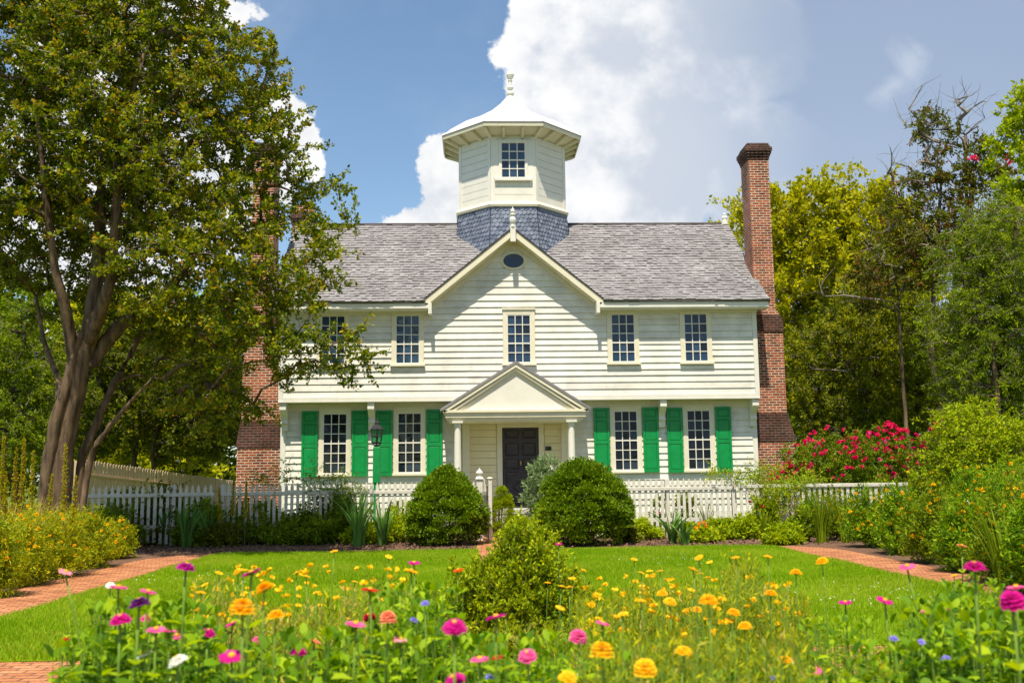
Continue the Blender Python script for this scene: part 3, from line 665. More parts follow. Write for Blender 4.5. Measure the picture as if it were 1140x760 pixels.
wf.box(xw-ww-.25, xw-ww-.081, yw-.03, yw+.02, zw0-.03, zw1+.09); wf.box(xw+ww+.081, xw+ww+.25, yw-.03, yw+.02, zw0-.03, zw1+.09)
wf.build('cupola_window', M['white'], cup, bevel=.005)
sa = MB(); pw = 2*ww/3; ph = (zw1-zw0)/4; pn = MB()
for i in range(4): sa.box(xw-ww+i*pw-.014, xw-ww+i*pw+.014, yw-.045, yw-.005, zw0, zw1)
for i in range(5):
    t = .022 if i == 2 else .014
    for j in range(3): sa.box(xw-ww+j*pw+.014, xw-ww+(j+1)*pw-.014, yw-.043, yw-.005, zw0+i*ph-t, zw0+i*ph+t)
for i in range(3):
    for j in range(4):
        a = random.gauss(0, .006); pn.add([(xw-ww+i*pw, yw-.02+a, zw0+j*ph), (xw-ww+(i+1)*pw, yw-.02-a, zw0+j*ph), (xw-ww+(i+1)*pw, yw-.02-a, zw0+(j+1)*ph), (xw-ww+i*pw, yw-.02+a, zw0+(j+1)*ph)], [(0, 1, 2, 3)])
sa.build('cupola_window_sash', M['white'], cup); pn.build('cupola_window_pane', M['glass'], cup)
H_ = zap-zeT
cr = MB(); cr.rings([octo(2.24, zeT), octo(1.95, zeT+H_*.16), octo(1.45, zeT+H_*.38), octo(1.0, zeT+H_*.52), octo(.62, zeT+H_*.67), octo(.33, zeT+H_*.84), octo(.11, zap+.02)])
crf = cr.build('cupola_roof', M['metalroof'], cup)
sm = MB()
for k in range(8):
    a = R(22.5+45*k)
    P_ = []
    for ap_, z in ((2.24, zeT), (1.95, zeT+H_*.16), (1.45, zeT+H_*.38), (1.0, zeT+H_*.52), (.62, zeT+H_*.67), (.33, zeT+H_*.84), (.11, zap+.02)):
        r = ap_/math.cos(R(22.5)); P_.append((CXC+r*math.cos(a), CYC+r*math.sin(a), z+.008))
    sm.tube(P_, .02, 5)
sm.build('cupola_roof_seam', M['metalroof'], cup)
fa = MB(); fa.rings([octo(2.20, zeB), octo(2.235, zeB), octo(2.25, zeT-.005), octo(2.20, zeT-.005)], cap=False)
fa.rings([octo(2.21, zeT-.02), octo(1.66, zbt+.02)], cap=False)
fa.build('cupola_fascia', M['cream'], cup)
MB().rings([octo(2.252, zeT-.012), octo(2.262, zeT-.012), octo(2.262, zeT+.012), octo(2.24, zeT+.012)], cap=False).build('cupola_drip_edge', M['edge'], cup)
for k in range(8):
    for u, ang in ((0, 22.5), (-.3, 0), (.3, 0)):
        a = R(-90+45*k+ang); nx, ny = math.cos(a), math.sin(a); tx, ty = -ny, nx
        ra, rb_ = (1.69, 2.17) if ang == 0 else (1.69/math.cos(R(22.5)), 2.17/math.cos(R(22.5)))
        bk = MB(); ps = []
        for ww_ in (-.04, .04):
            for r, z in ((ra, zbt-.07), (ra, zbt+.03), (rb_, zeB+.06), (rb_, zeB-.045)):
                z2 = z; ps.append((CXC+nx*r+tx*(u+ww_), CYC+ny*r+ty*(u+ww_), z2))
        bk.add(ps, [(0, 1, 2, 3), (7, 6, 5, 4), (0, 3, 7, 4), (1, 5, 6, 2), (3, 2, 6, 7), (0, 4, 5, 1)]); bk.build('cupola_bracket', M['cream'], cup)
hf = zft-zap
MB().lathe((CXC, CYC, zap-.05), [(.15, 0), (.13, .08*hf), (.075, .15*hf), (.13, .21*hf), (.13, .25*hf), (.07, .31*hf), (.06, .36*hf), (.11, .42*hf), (.11, .46*hf), (.06, .52*hf), (.055, .66*hf), (.08, .70*hf), (.05, .74*hf), (.11, .82*hf), (.135, .90*hf), (.12, .98*hf), (.05, 1.05*hf), (.003, 1.09*hf)], 14).build('cupola_finial', M['white'], cup)

# porch
porch_y = -1.30; PX = -.20; PZ = 4.56; PL, PR = -2.22, 1.79; PZE = 3.29
po = MB()
for sgn, xe in ((-1, PL), (1, PR)):
    L = math.hypot(xe-PX, PZ-PZE); ux, uz = (xe-PX)/L, (PZE-PZ)/L; N = np.array([sgn*abs(uz), 0, abs(ux)])
    s = 0
    while s < L+.01:
        sb = s-.03; st = min(s+.15*1.9, L); xb, zb = xe-ux*sb, PZE-uz*sb; xt, zt = xe-ux*st, PZE-uz*st; y = porch_y-.06
        while y < (-.0 if zb > ZJ else REC-.05):
            w = .13*rr.uniform(.6, 1.4); shing(po, (xb, y, zb), (xb, y+w-.004, zb), (xt, y+w-.004, zt), (xt, y, zt), N, .026*rr.uniform(.8, 1.2)); y += w
        s += .15
    po.add([(PX, porch_y-.07, PZ+.03), (PX, porch_y-.07, PZ-.045), (xe+ux*.04, porch_y-.07, PZE+uz*.04-.045), (xe+ux*.04, porch_y-.07, PZE+uz*.04+.03)], [(0, 1, 2, 3)])
prf = po.build('porch_roof', M['shingle'], house)
pc = MB()
def band(mb, cx, cz, xe, ze, d0, d1, y0, y1, ext=0):
    L = math.hypot(xe-cx, cz-ze); ux, uz = (xe-cx)/L, (ze-cz)/L; nx, nz = uz*(1 if xe < cx else -1), -abs(ux)
    nx = -abs(uz)*(-1 if xe < cx else 1)
    mb.prism([(cx, cz-d0/abs(ux)), (xe+nx*d0, ze+nz*d0), (xe+nx*d1, ze+nz*d1), (cx, cz-d1/abs(ux))], y0, y1)
for xe in (PL, PR):
    band(pc, PX, PZ, xe, PZE, .03, .13, porch_y-.05, REC-.1 if False else -.05)
    band(pc, PX, PZ, xe+(.05 if xe < 0 else -.05), PZE+.0, .132, .20, porch_y-.015, -.05)
    band(pc, PX, PZ, xe+(.18 if xe < 0 else -.18), PZE+.04, .20, .25, porch_y+.03, -.05)
pc.box(PL+.04, PR-.04, porch_y-.05, REC-.06, PZE-.10, PZE-.03)
pc.box(PL+.10, PR-.10, porch_y-.0, REC-.06, PZE-.235, PZE-.10)
pc.box(PL+.18, PR-.18, porch_y+.05, REC-.06, PZE-.32, PZE-.235)
pc.build('porch_pediment', M['cream'], house, bevel=.004)
ty = MB(); ty.prism([(PX, PZ-.20), (PL+.30, PZE-.03), (PR-.30, PZE-.03)], porch_y+.06, porch_y+.10); ty.build('pediment_panel', M['white'], house)
def column(xc):
    c = MB(); y = porch_y+.16; zt = PZE-.322; z0 = .60
    c.lathe((xc, y, z0), [(.14, 0), (.14, .09), (.115, .12), (.115, .15)], 20); c.lathe((xc, y, z0+.15), [(.105, 0), (.103, .6), (.085, zt-z0-.32)], 20)
    c.lathe((xc, y, zt-.17), [(.085, 0), (.105, .03), (.09, .05), (.09, .09), (.13, .12)], 20); c.box(xc-.145, xc+.145, y-.145, y+.145, zt-.05, zt)
    c.build('porch_column', M['white'], house, smooth=False)
for px in (509.5, 636.5): column(at(px, 490, y=porch_y+.1)[0])
for px in (519, 629):
    x = at(px, 490, y=REC-.1)[0]; MB().box(x-.10, x+.10, REC-.13, REC, .6, PZE-.322).build('porch_pilaster', M['cream'], house)
for a, c in ((-1.70, DX0-.16), (DX1+.16, 1.38)):
    pbm = MB(); rz = .6
    while rz < 3.2: pbm.box(a, c, REC-.028, REC, rz+.004, min(rz+.2, 3.25)-.004); rz += .2
    pbm.build('porch_wall_boards', M['porchw'], house, bevel=.004)
dc = MB(); dc.box(DX0-.15, DX0, REC-.07, REC+.02, .6, DZ1+.15); dc.box(DX1, DX1+.15, REC-.07, REC+.02, .6, DZ1+.15); dc.box(DX0, DX1, REC-.07, REC+.02, DZ1, DZ1+.15); dc.box(DX0-.18, DX1+.18, REC-.09, REC+.01, DZ1+.15, DZ1+.22)
dc.build('door_casing', M['cream'], house, bevel=.005)
d = MB(); yd = REC-.02; d.box(DX0, DX1, yd, yd+.05, DZ0, DZ1); 
def raised(mb, xa, xb, za, zb, y, h=.022):
    mb.add([(xa, y, za), (xb, y, za), (xb, y, zb), (xa, y, zb), (xa+.02, y-h, za+.02), (xb-.02, y-h, za+.02), (xb-.02, y-h, zb-.02), (xa+.02, y-h, zb-.02), (xa+.06, y-h*.35, za+.055), (xb-.06, y-h*.35, za+.055), (xb-.06, y-h*.35, zb-.055), (xa+.06, y-h*.35, zb-.055)],
           [(0, 1, 5, 4), (1, 2, 6, 5), (2, 3, 7, 6), (3, 0, 4, 7), (4, 5, 9, 8), (5, 6, 10, 9), (6, 7, 11, 10), (7, 4, 8, 11), (8, 9, 10, 11)])
xm = (DX0+DX1)/2; Hd = DZ1-DZ0
for a, c in ((DX0+.09, xm-.05), (xm+.05, DX1-.09)):
    for z0, z1 in ((.86, .965), (.64, .80), (.47, .595)): raised(d, a, c, DZ0+Hd*z0, DZ0+Hd*z1, yd)
zc = DZ0+Hd*.235; dh = .22
def polyr(mb, pts, y, h=.024):
    c = np.mean(pts, axis=0); n_ = len(pts); v = [(p[0], y, p[1]) for p in pts]+[(c[0]+(p[0]-c[0])*.86, y-h, c[1]+(p[1]-c[1])*.86) for p in pts]+[(c[0]+(p[0]-c[0])*.6, y-h*.4, c[1]+(p[1]-c[1])*.6) for p in pts]
    f_ = [(i, (i+1) % n_, n_+(i+1) % n_, n_+i) for i in range(n_)]+[(n_+i, n_+(i+1) % n_, 2*n_+(i+1) % n_, 2*n_+i) for i in range(n_)]+[tuple(2*n_+i for i in range(n_))]
    mb.add(v, f_)
polyr(d, [(xm-dh, zc), (xm, zc-dh), (xm+dh, zc), (xm, zc+dh)], yd)
for sx in (-1, 1):
    for sz in (-1, 1):
        xo, zo = xm+sx*.42, zc+sz*.44
        arc = [(xo, zo), (xm+sx*.06, zo)]+[(xm+sx*.06+sx*(.36)*math.sin(R(t))*1.0, zo-sz*.05-sz*.31*(1-math.cos(R(t)))) for t in (20, 45, 70, 90)]
        polyr(d, arc, yd, .02)
dr = d.build('front_door', M['door'], house)
h = MB(); h.lathe((DX1-.09, yd-.05, DZ0+1.0), [(.005, -.03), (.03, -.02), (.03, .02), (.005, .03)], 10); h.box(DX1-.11, DX1-.07, yd-.03, yd-.005, DZ0+.93, DZ0+1.07); h.build('door_knob', M['brass'], dr)
h = MB(); h.lathe((xm, yd-.035, DZ0+1.22), [(.012, -.07), (.03, -.05), (.018, 0), (.03, .03), (.01, .07)], 8); h.build('door_knocker', M['brass'], dr)
pq = at(610.5, 499, y=REC-.04); q = MB(); q.box(pq[0]-.085, pq[0]+.085, REC-.045, REC-.029, pq[2]-.05, pq[2]+.05)
for i in range(7): q.lathe((pq[0]-.07+.023*i, REC-.05, pq[2]+random.choice((-.03, .035))), [(.004, -.03), (.016, -.01), (.016, .012), (.004, .03)], 8)
q.build('wall_plaque', M['black'], house)
st = MB(); st.box(-1.95, 1.55, porch_y-.02, REC-.07, .48, .60); st.box(-1.90, 1.5, porch_y+.03, REC-.1, .004, .48)
st.build('porch_floor', M['step'], house, bevel=.01)
for i in range(3):
    s_ = MB(); s_.box(-.95, .85, porch_y-.32*(i+1), porch_y-.021 if i == 0 else porch_y-.32*i-.002, .012, .48-.145*(i+0)-.03 if i else .44)
    s_.build('porch_step', M['brickdark'] if i == 2 else M['step'], house, bevel=.01)

# ------------------------------------------------------------------ fences
def picket_fence(name, P, Q, h0, h1, label, posts, spacing=.130, pw=.07, tall=1.38, rails=(1.14, .42), skipends=0, m=None, pt=True, group=None, side=-1, drop=0):
    """runs from P to Q (x,y); side -1: pickets face the camera"""
    P, Q = np.array(P, float), np.array(Q, float); L = np.linalg.norm(Q-P); t = (Q-P)/L; nrm = np.array([t[1], -t[0]])
    if nrm[1] > 0: nrm = -nrm
    root = thing(name, (*P, 0), label, 'fence', group); m = m or M['fence']
    pk = MB(); n_ = int(L/spacing); rr_ = random.Random(int(L*100))
    for i in range(n_):
        s = (i+.5)*L/n_; c = P+t*s; z0 = .06+rr_.uniform(-.02, .02)-drop*s/L; zt = tall+rr_.uniform(-.012, .012)-drop*s/L; lean = rr_.uniform(-.008, .008); w = pw/2*rr_.uniform(.93, 1.05)
        a = nrm*.03; b2 = nrm*.052
        prof = [(-w, z0), (w, z0), (w, zt-.09), (0, zt), (-w, zt-.09)] if pt else [(-w, z0), (w, z0), (w, zt), (0, zt+.03), (-w, zt)]
        v = [(*(c+t*(u+lean*z)+a), z) for u, z in prof]+[(*(c+t*(u+lean*z)+b2), z) for u, z in prof]; k = 5
        pk.add(v, [tuple(range(5)), tuple(range(9, 4, -1))]+[(j, k+j, k+(j+1) % k, (j+1) % k) for j in range(k)])
    pk.build('pickets', m, root)
    for z in rails:
        r = MB(); c = P+t*L/2; r.obox((*(c+nrm*.004), z-drop/2), (*(t*L/2), -drop/2), (*(nrm*.025), 0), (0, 0, .045)); r.build('rail', m, root, bevel=.004)
        if z == rails[0]:
            r = MB(); r.obox((*(c+nrm*.068), z-drop/2), (*(t*L/2), -drop/2), (*(nrm*.014), 0), (0, 0, .035)); r.build('rail', m, root, bevel=.004)
    for s in posts:
        c = P+t*s-nrm*.08; b = MB(); b.obox((*c, (tall-.02)/2-drop*s/L), (*(t*.055), 0), (*(nrm*.055), 0), (0, 0, (tall-.02)/2)); b.build('post', m, root, bevel=.006)
    return root
FY = -4.7
xg0, xg1 = at(534, 560, y=FY)[0], at(614, 560, y=FY)[0]
xb0 = at(245, 560, y=FY)[0]; xc1 = at(997, 560, y=FY)[0]
Lb = xg0-.06-xb0
picket_fence('picket_fence', (xb0, FY), (xg0-.06, FY), 0, 0, 'white picket fence left of the gate, in front of the house', [0.05, Lb*.5])
xa0 = at(78, 560, y=FY-.5)[0]
picket_fence('picket_fence', (xa0, FY-.45), (xb0-.12, FY-.1), 0, 0, 'shaded grey white picket fence beside the big tree trunk', [.05, 2.2])
xm1 = at(822, 560, y=FY)[0]
Lc = xm1-.05-xg1-.06; Ld = xc1-xm1
picket_fence('picket_fence', (xg1+.06, FY), (xm1-.05, FY), 0, 0, 'white pointed picket fence right of the gate behind the round boxwood', [at(741, 560, y=FY)[0]-xg1, Lc-.03])
picket_fence('picket_fence', (xm1, FY), (xc1, FY), 0, 0, 'lower flat topped picket fence below the rose bush, with a stout end post', [at(876, 560, y=FY)[0]-xm1, Ld-.03], tall=1.17, rails=(1.17, .42), pt=False)
picket_fence('picket_fence', (xc1+.1, FY-.05), (xc1+2.4, FY-2.2), 0, 0, 'short return of picket fence half buried in the yellow flowers at right', [2.9], tall=1.17, rails=(1.17, .42), pt=False)
p0 = at(86, 520, y=2.2); p1 = at(262, 540, y=13)
picket_fence('board_fence', (p0[0], 2.2), (p1[0], 14), 0, 0, 'tall weathered tan board fence behind the picket fence at left', [0.1, 5], spacing=.17, pw=.13, tall=2.12, rails=(1.7, .5), m=M['oldwood'], pt=False, drop=.75)
def gpost(x, y, h=1.62):
    root = thing('gate_post', (x, y, 0), '', 'gate post')
    b = MB(); b.box(x-.075, x+.075, y-.075, y+.075, 0, h-.12); b.box(x-.1, x+.1, y-.1, y+.1, h-.12, h-.08); b.build('post', M['fence'], root, bevel=.008)
    MB().lathe((x, y, h-.08), [(.09, 0), (.07, .03), (.03, .05), (.055, .09), (.085, .12), (.07, .15), (.02, .2), (.004, .24)], 12).build('finial', M['white'], root); return root
g1 = gpost(xg0, FY, 1.52); g1['label'] = 'left white gate post with turned finial behind the left boxwood'
g2 = gpost(xg1, FY, 1.56); g2['label'] = 'right white gate post with its finial showing over the pale shrub'
gt = thing('garden_gate', (xg0+.09, FY-.05, 0), 'open white garden gate leaf seen nearly edge on beside the left boxwood', 'gate')
A = np.array([xg0+.10, FY-.08]); Bq = at(547, 605, z=0)[:2]; Bq = A+(Bq-A)/np.linalg.norm(Bq-A)*.95; t = (Bq-A)/.95; nn_ = np.array([t[1], -t[0]])
gb = MB()
for i in range(7):
    s = .06+.83*i/6; c = A+t*s; zt = 1.42-.25*math.sin(math.pi*i/6); gb.obox((*c, (zt+.1)/2), (*(t*.035), 0), (*(nn_*.012), 0), (0, 0, (zt-.1)/2))
gb.build('pickets', M['fence'], gt)
for z in (.3, 1.1): 
    c = A+t*.475; MB().obox((*(c+nn_*.03), z), (*(t*.47), 0), (*(nn_*.016), 0), (0, 0, .045)).build('rail', M['fence'], gt)
c = A+t*.93; gs = MB(); gs.obox((*c, .74), (*(t*.05), 0), (*(nn_*.04), 0), (0, 0, .66)); gs.lathe((c[0], c[1], 1.40), [(.06, 0), (.075, .03), (.05, .05), (.02, .06)], 10); gs.build('gate_stile', M['fence'], gt, bevel=.006)
gl = MB(); c = A+t*.90; gl.obox((*(c+nn_*.06), 1.1), (*(t*.05), 0), (*(nn_*.008), 0), (0, 0, .16)); gl.build('latch', M['black'], gt)

# lamp post
lx, ly = at(419, 560, y=-2.6)[:2]
lp = thing('lamp_post', (lx, ly, 0), 'green lamp post with black glass lantern between the two left windows', 'lamp post')
zl0, zl1 = at(419, 493, y=-2.6)[2], at(419, 470, y=-2.6)[2]
b = MB(); b.box(lx-.07, lx+.07, ly-.07, ly+.07, 0, 1.35); b.lathe((lx, ly, 1.35), [(.13, 0), (.12, zl0-1.35-.12), (.08, zl0-1.35-.05)], 4, rot=R(45)); b.build('post', M['green'], lp, bevel=.008)
HL = zl1-zl0
lt = MB(); lt.lathe((lx, ly, zl0-.07), [(.05, 0), (.12, .03), (.10, .06), (.13, .09)], 6)
for i in range(6):
    a = R(60*i+30); lt.tube([(lx+.12*math.cos(a), ly+.12*math.sin(a), zl0), (lx+.165*math.cos(a), ly+.165*math.sin(a), zl0+HL*.66)], .011, 5)
for i in range(6):
    a0, a1 = R(60*i+30), R(60*i+90)
    for z, r in ((zl0+.01, .12), (zl0+HL*.66, .165), (zl0+HL*.33, .142)): lt.tube([(lx+r*math.cos(a0), ly+r*math.sin(a0), z), (lx+r*math.cos(a1), ly+r*math.sin(a1), z)], .009, 5)
ltn = lt.build('lantern', M['black'], lp)
MB().lathe((lx, ly, zl0+HL*.66), [(.19, 0), (.18, .02), (.11, .09), (.06, .13), (.07, .16), (.05, .2), (.02, .23), (.03, .25), (.005, .28)], 6, rot=R(30)).build('lantern_cap', M['black'], ltn)
MB().lathe((lx, ly, zl0+.012), [(.112, 0), (.155, HL*.64)], 6, rot=R(30)).build('lantern_glass', M['lglass'], ltn)
MB().lathe((lx, ly, zl0+.01), [(.02, 0), (.02, .1), (.03, .13), (.01, .2)], 8).build('lamp_bulb', M['white'], ltn)

# ------------------------------------------------------------------ trees
def blob(px, py, rpx, y, sy=1.0, sz=1.0, dy=None):
    """crown lobe centred where the photo shows it, at depth y; radius rpx pixels there"""
    c = at(px, py, y=y); k = (c[1]-CAM[1])/FPX; r = rpx*k
    return (c, np.array([r, r*sy if dy is None else dy, r*sz]))
def sample_blobs(blobs, n, dmin, shell=.5, zmin=.3):
    vol = np.array([b[1].prod() for b in blobs])**.8; vol = vol/vol.sum(); out = []; tries = 0
    while len(out) < n and tries < n*60:
        tries += 1; b = blobs[rng.choice(len(blobs), p=vol)]
        d = rng.normal(size=3); d /= np.linalg.norm(d); r = rng.uniform(0, 1)**(1/3*(1-shell)+.0) if rng.uniform() < .75 else rng.uniform(.2, 1)
        p = b[0]+d*r*b[1]
        if p[2] < zmin: continue
        if out and np.min(np.sum((np.array(out)-p)**2, 1)) < dmin*dmin: continue
        out.append(p)
    return np.array(out)
def limbs(trunks, targets, rtip=.012, step=.45, power=.47, up=.35):
    """grow limbs from the trunks to every target; returns list of (pts, radii), and the tip direction of every target"""
    pos = []; par = []; rad0 = []; first = []
    for pts, r in trunks:
        prev = -1
        pts = [np.array(p, float) for p in pts]
        for i, p in enumerate(pts):
            if i:
                a = pts[i-1]; m_ = max(1, int(np.linalg.norm(p-a)/.4))
                for j in range(1, m_+1):
                    pos.append(a+(p-a)*j/m_); par.append(prev); prev = len(pos)-1; rad0.append(r[i-1]+(r[i]-r[i-1])*j/m_)
            else: pos.append(p); par.append(-1); prev = len(pos)-1; rad0.append(r[0])
        first.append(len(pos))
    nt = len(pos); tops = np.array(pos)
    order = np.argsort([np.min(np.linalg.norm(tops[:, :]-t, axis=1)) for t in targets])
    chains = []; tipdir = np.zeros((len(targets), 3)); minz = min(p[2] for p in pos)+1.2
    P = np.zeros((nt+len(targets)*40, 3)); P[:nt] = tops; cnt = nt
    dirn = np.zeros_like(P); dirn[:nt] = (0, 0, 1)
    for ti in order:
        t = targets[ti]; Q = P[:cnt]
        d = np.linalg.norm(Q-t, axis=1)+1.1*np.maximum(0, Q[:, 2]-t[2]+.0)+np.where(Q[:, 2] < min(minz, t[2]+1), 3.0, 0)
        k = int(np.argmin(d)); a = Q[k]; L = np.linalg.norm(t-a); m_ = max(2, int(L/step)); m_ = min(m_, 38)
        ctrl = a+(t-a)*.45+np.array([0, 0, 1.])*L*up*.4+rng.normal(0, .09*L, 3)
        idx = [k]
        for j in range(1, m_+1):
            u = j/m_; p = (1-u)**2*a+2*u*(1-u)*ctrl+u*u*t+rng.normal(0, .035*step*2, 3)*(j < m_)
            P[cnt] = p; par.append(idx[-1]); pos.append(p); idx.append(cnt); cnt += 1
        tipdir[ti] = t-P[idx[-2]]; chains.append(idx)
    load = np.zeros(cnt)
    for idx in chains: load[idx[-1]] += 1
    for i in range(cnt-1, -1, -1):
        if par[i] >= 0: load[par[i]] += load[i]
    out = []
    for idx in chains:
        r = [max(rtip*.7, rtip*load[i]**power) for i in idx]; r[0] = min(r[0], r[1]*1.25)
        if idx[0] < nt: r = [min(q, rad0[idx[0]]*.8) for q in r]
        r[-1] = rtip*.5
        out.append(([P[i] for i in idx], r))
    return out, unit(tipdir+1e-6)
def sprays(targets, tipdir, n_leaf, size, spread, sub=6, tlen=.7, droop=.0, T=T_DIA, wid=1.0, flat=.75, tip_frac=.0):
    """leaves on little twigs round every target"""
    n = len(targets); k = max(1, int(n_leaf/n)); k = int(np.ceil(k/sub)*sub)
    tw_dir = unit(rng.normal(size=(n, sub, 3))*(1, 1, flat)+tipdir[:, None, :]*.6+(0, 0, .15-droop))
    tw_len = tlen*rng.uniform(.5, 1.15, (n, sub)); tw_org = targets[:, None, :]+rng.normal(size=(n, sub, 3))*spread*.45*(1, 1, flat)
    per = k//sub; u = rng.uniform(.08, 1, (n, sub, per))
    bend = np.zeros((n, sub, per, 3)); bend[..., 2] = -droop*u*u*tw_len[..., None]
    P = tw_org[:, :, None, :]+tw_dir[:, :, None, :]*(u*tw_len[..., None])[..., None]+bend+rng.normal(size=(n, sub, per, 3))*size*.35
    D = tw_dir[:, :, None, :]*.55+unit(rng.normal(size=(n, sub, per, 3)))*.9+(0, 0, .05-droop)
    S = size*rng.uniform(.6, 1.25, (n, sub, per))
    # drop some sprays at random for gaps
    V, Q = scatter(T, P.reshape(-1, 3), D.reshape(-1, 3), S.ravel(), wid=wid)
    tipm = (u > .72) & (rng.uniform(size=u.shape) < tip_frac) & (rng.uniform(size=(n, 1, 1)) < .6)
    tw = [(tw_org[i, j]-tw_dir[i, j]*tw_len[i, j]*.25, tw_org[i, j]+tw_dir[i, j]*tw_len[i, j]) for i in range(n) for j in range(sub)]
    return V, Q, np.repeat(tipm.ravel().astype(int), len(T[1])), tw
def twig_mesh(tw, r, P=None):
    a = np.array([t[0] for t in tw]); b = np.array([t[1] for t in tw]); n = len(a); d = unit(b-a)
    x = unit(np.cross(d, (.3, .5, .8))); y = np.cross(d, x)
    ang = np.array([0, 2.1, 4.2]); ring = np.cos(ang)[None, :, None]*x[:, None, :]+np.sin(ang)[None, :, None]*y[:, None, :]
    V = np.concatenate([a[:, None, :]+ring*r, b[:, None, :]+ring*r*.4], 1); o = (np.arange(n)*6)[:, None, None]
    Q = np.array([[0, 1, 4, 3], [1, 2, 5, 4], [2, 0, 3, 5]])[None]+o
    return V.reshape(-1, 3), Q.reshape(-1, 4)
def tree(name, label, trunks, blobs, n_cl, n_leaf, size, leaf, bark='bark', dmin=.35, spread=.4, tlen=.7, sub=6, droop=0, tip=0, tipm='lf_tip', rtip=.012, cat='tree', group=None, dead=0, deadblobs=None, power=.47, shell=.5, wid=1.0, twig=True, up=.35):
    root = thing(name, trunks[0][0][0], label, cat, group)
    T = sample_blobs(blobs, n_cl, dmin, shell)
    ch, td = limbs(trunks, T, rtip=rtip, power=power, up=up)
    b = MB()
    for pts, r in trunks:
        # smooth the trunk
        pts = [np.array(p, float) for p in pts]; q, rr_ = [], []
        for i in range(len(pts)-1):
            for u in np.linspace(0, 1, 5)[:-1]:
                p0, p1, p2, p3 = pts[max(0, i-1)], pts[i], pts[i+1], pts[min(len(pts)-1, i+2)]
                q.append(.5*(2*p1+(p2-p0)*u+(2*p0-5*p1+4*p2-p3)*u*u+(3*p1-p0-3*p2+p3)*u**3)+rng.normal(0, .01, 3)); rr_.append((r[i]+(r[i+1]-r[i])*u)*rng.uniform(.94, 1.06))
        q.append(pts[-1]); rr_.append(r[-1]); rr_[0] *= 1.35
        b.tube(q, rr_, 10)
    for pts, r in ch: b.tube(pts, r, 5)
    V0, Q0, tm, tw = sprays(T, td, n_leaf, size, spread, sub, tlen, droop, wid=wid, tip_frac=tip)
    b.build('trunk', M[bark], root, smooth=True)
    if twig:
        V1, Q1 = twig_mesh(tw, rtip*.5); npmesh('twigs', V1, Q1, M['dead'], root)
    npmesh('crown', V0, Q0, [M[leaf], M[tipm]], root, tm)
    if deadblobs:
        T2 = sample_blobs(deadblobs, dead, .25, .3); ch2, td2 = limbs(trunks, T2, rtip=.020, power=.5, up=.2); d = MB()
        for pts, r in ch2:
            d.tube(pts, r, 5)
            for _ in range(3):
                i = rng.integers(len(pts)//2, len(pts)); dd = unit(rng.normal(size=3)+(0, 0, .8)); d.tube([pts[i], pts[i]+dd*.25+rng.normal(0, .04, 3), pts[i]+dd*rng.uniform(.4, .7)], [.008, .006, .003], 4)
        d.build('dead_branches', M['dead'], root)
    return root
A = lambda px, py, y: tuple(at(px, py, y=y))
# the big crape myrtle
y0 = -8.6
base = at(62, 575, y=y0); base[2] = 0
tr_ = [([tuple(base), A(64, 530, y0), A(74, 470, y0), A(88, 415, y0), A(100, 370, y0), A(108, 300, y0), A(112, 220, y0-.2), A(120, 120, y0-.2)], [.31, .26, .235, .215, .175, .12, .09, .05]),
       ([A(92, 420, y0), A(112, 388, y0+.1), A(135, 362, y0+.2), A(158, 345, y0+.2), A(190, 318, y0+.1), A(235, 258, y0)], [.13, .14, .13, .11, .09, .04]),
       ([tuple(base+(.35, .2, 0)), A(90, 520, y0+.3), A(108, 470, y0+.4), A(128, 425, y0+.6), A(150, 385, y0+.8), A(165, 330, y0+1)], [.10, .085, .075, .065, .055, .03]),
       ([tuple(base+(.45, .0, 0)), A(100, 515, y0+.1), A(118, 480, y0), A(140, 455, y0), A(170, 420, y0)], [.07, .06, .05, .04, .02]),
       ([A(86, 420, y0), A(76, 360, y0-.3), A(62, 300, y0-.6), A(50, 210, y0-.8), A(40, 110, y0-1)], [.13, .11, .08, .06, .03]),
       ([A(97, 385, y0), A(120, 320, y0-.5), A(128, 250, y0-.8), A(135, 160, y0-1), A(160, 60, y0-1)], [.13, .11, .085, .06, .03]),
       ([tuple(base+(-.22, -.12, 0)), A(54, 520, y0-.2), A(62, 470, y0-.25), A(76, 420, y0-.2), A(90, 370, y0-.15)], [.14, .12, .11, .10, .07]),
       ([A(60, 480, y0), A(66, 430, y0+.3), A(52, 390, y0+.5), A(40, 330, y0+.6)], [.07, .06, .05, .03])]
tb = [blob(60, 40, 95, y0, 1.2), blob(165, 45, 90, y0, 1.2), blob(235, 95, 80, y0), blob(95, 150, 100, y0, 1.3), blob(190, 190, 90, y0, 1.2), blob(270, 165, 62, y0), blob(20, 210, 80, y0, 1.2), blob(15, 290, 55, y0+1),
      blob(215, 290, 80, y0-.6, 1.1), blob(270, 240, 46, y0-.5), blob(322, 305, 42, y0-.8), blob(335, 215, 45, y0), blob(365, 265, 32, y0-.3), blob(270, 360, 60, y0-.6), blob(150, 330, 45, y0+1.4), blob(210, 400, 60, y0+.8), blob(330, 370, 38, y0-.8), blob(372, 390, 26, y0-1), blob(395, 405, 12, y0-1),
      blob(345, 330, 30, y0-.8), blob(250, 440, 40, y0+.5), blob(300, 60, 18, y0), blob(230, 25, 40, y0), blob(30, -30, 90, y0), blob(150, -40, 90, y0), blob(285, 110, 22, y0), blob(310, 85, 10, y0), blob(300, 430, 22, y0), blob(70, 255, 60, y0+.8), blob(150, 255, 55, y0+1), blob(95, 215, 50, y0-1), blob(105, 320, 35, y0+1.5), blob(60, 330, 35, y0+1.5)]
tree('crape_myrtle_tree', 'large spreading tree with smooth multi stemmed trunk overhanging the left end of the house', tr_, tb, 600, 215000, .086, 'lf_crepe', 'bark', dmin=.42, spread=.26, tlen=.55, sub=9, tip=.3, wid=1.15, rtip=.012, shell=.35, power=.44)
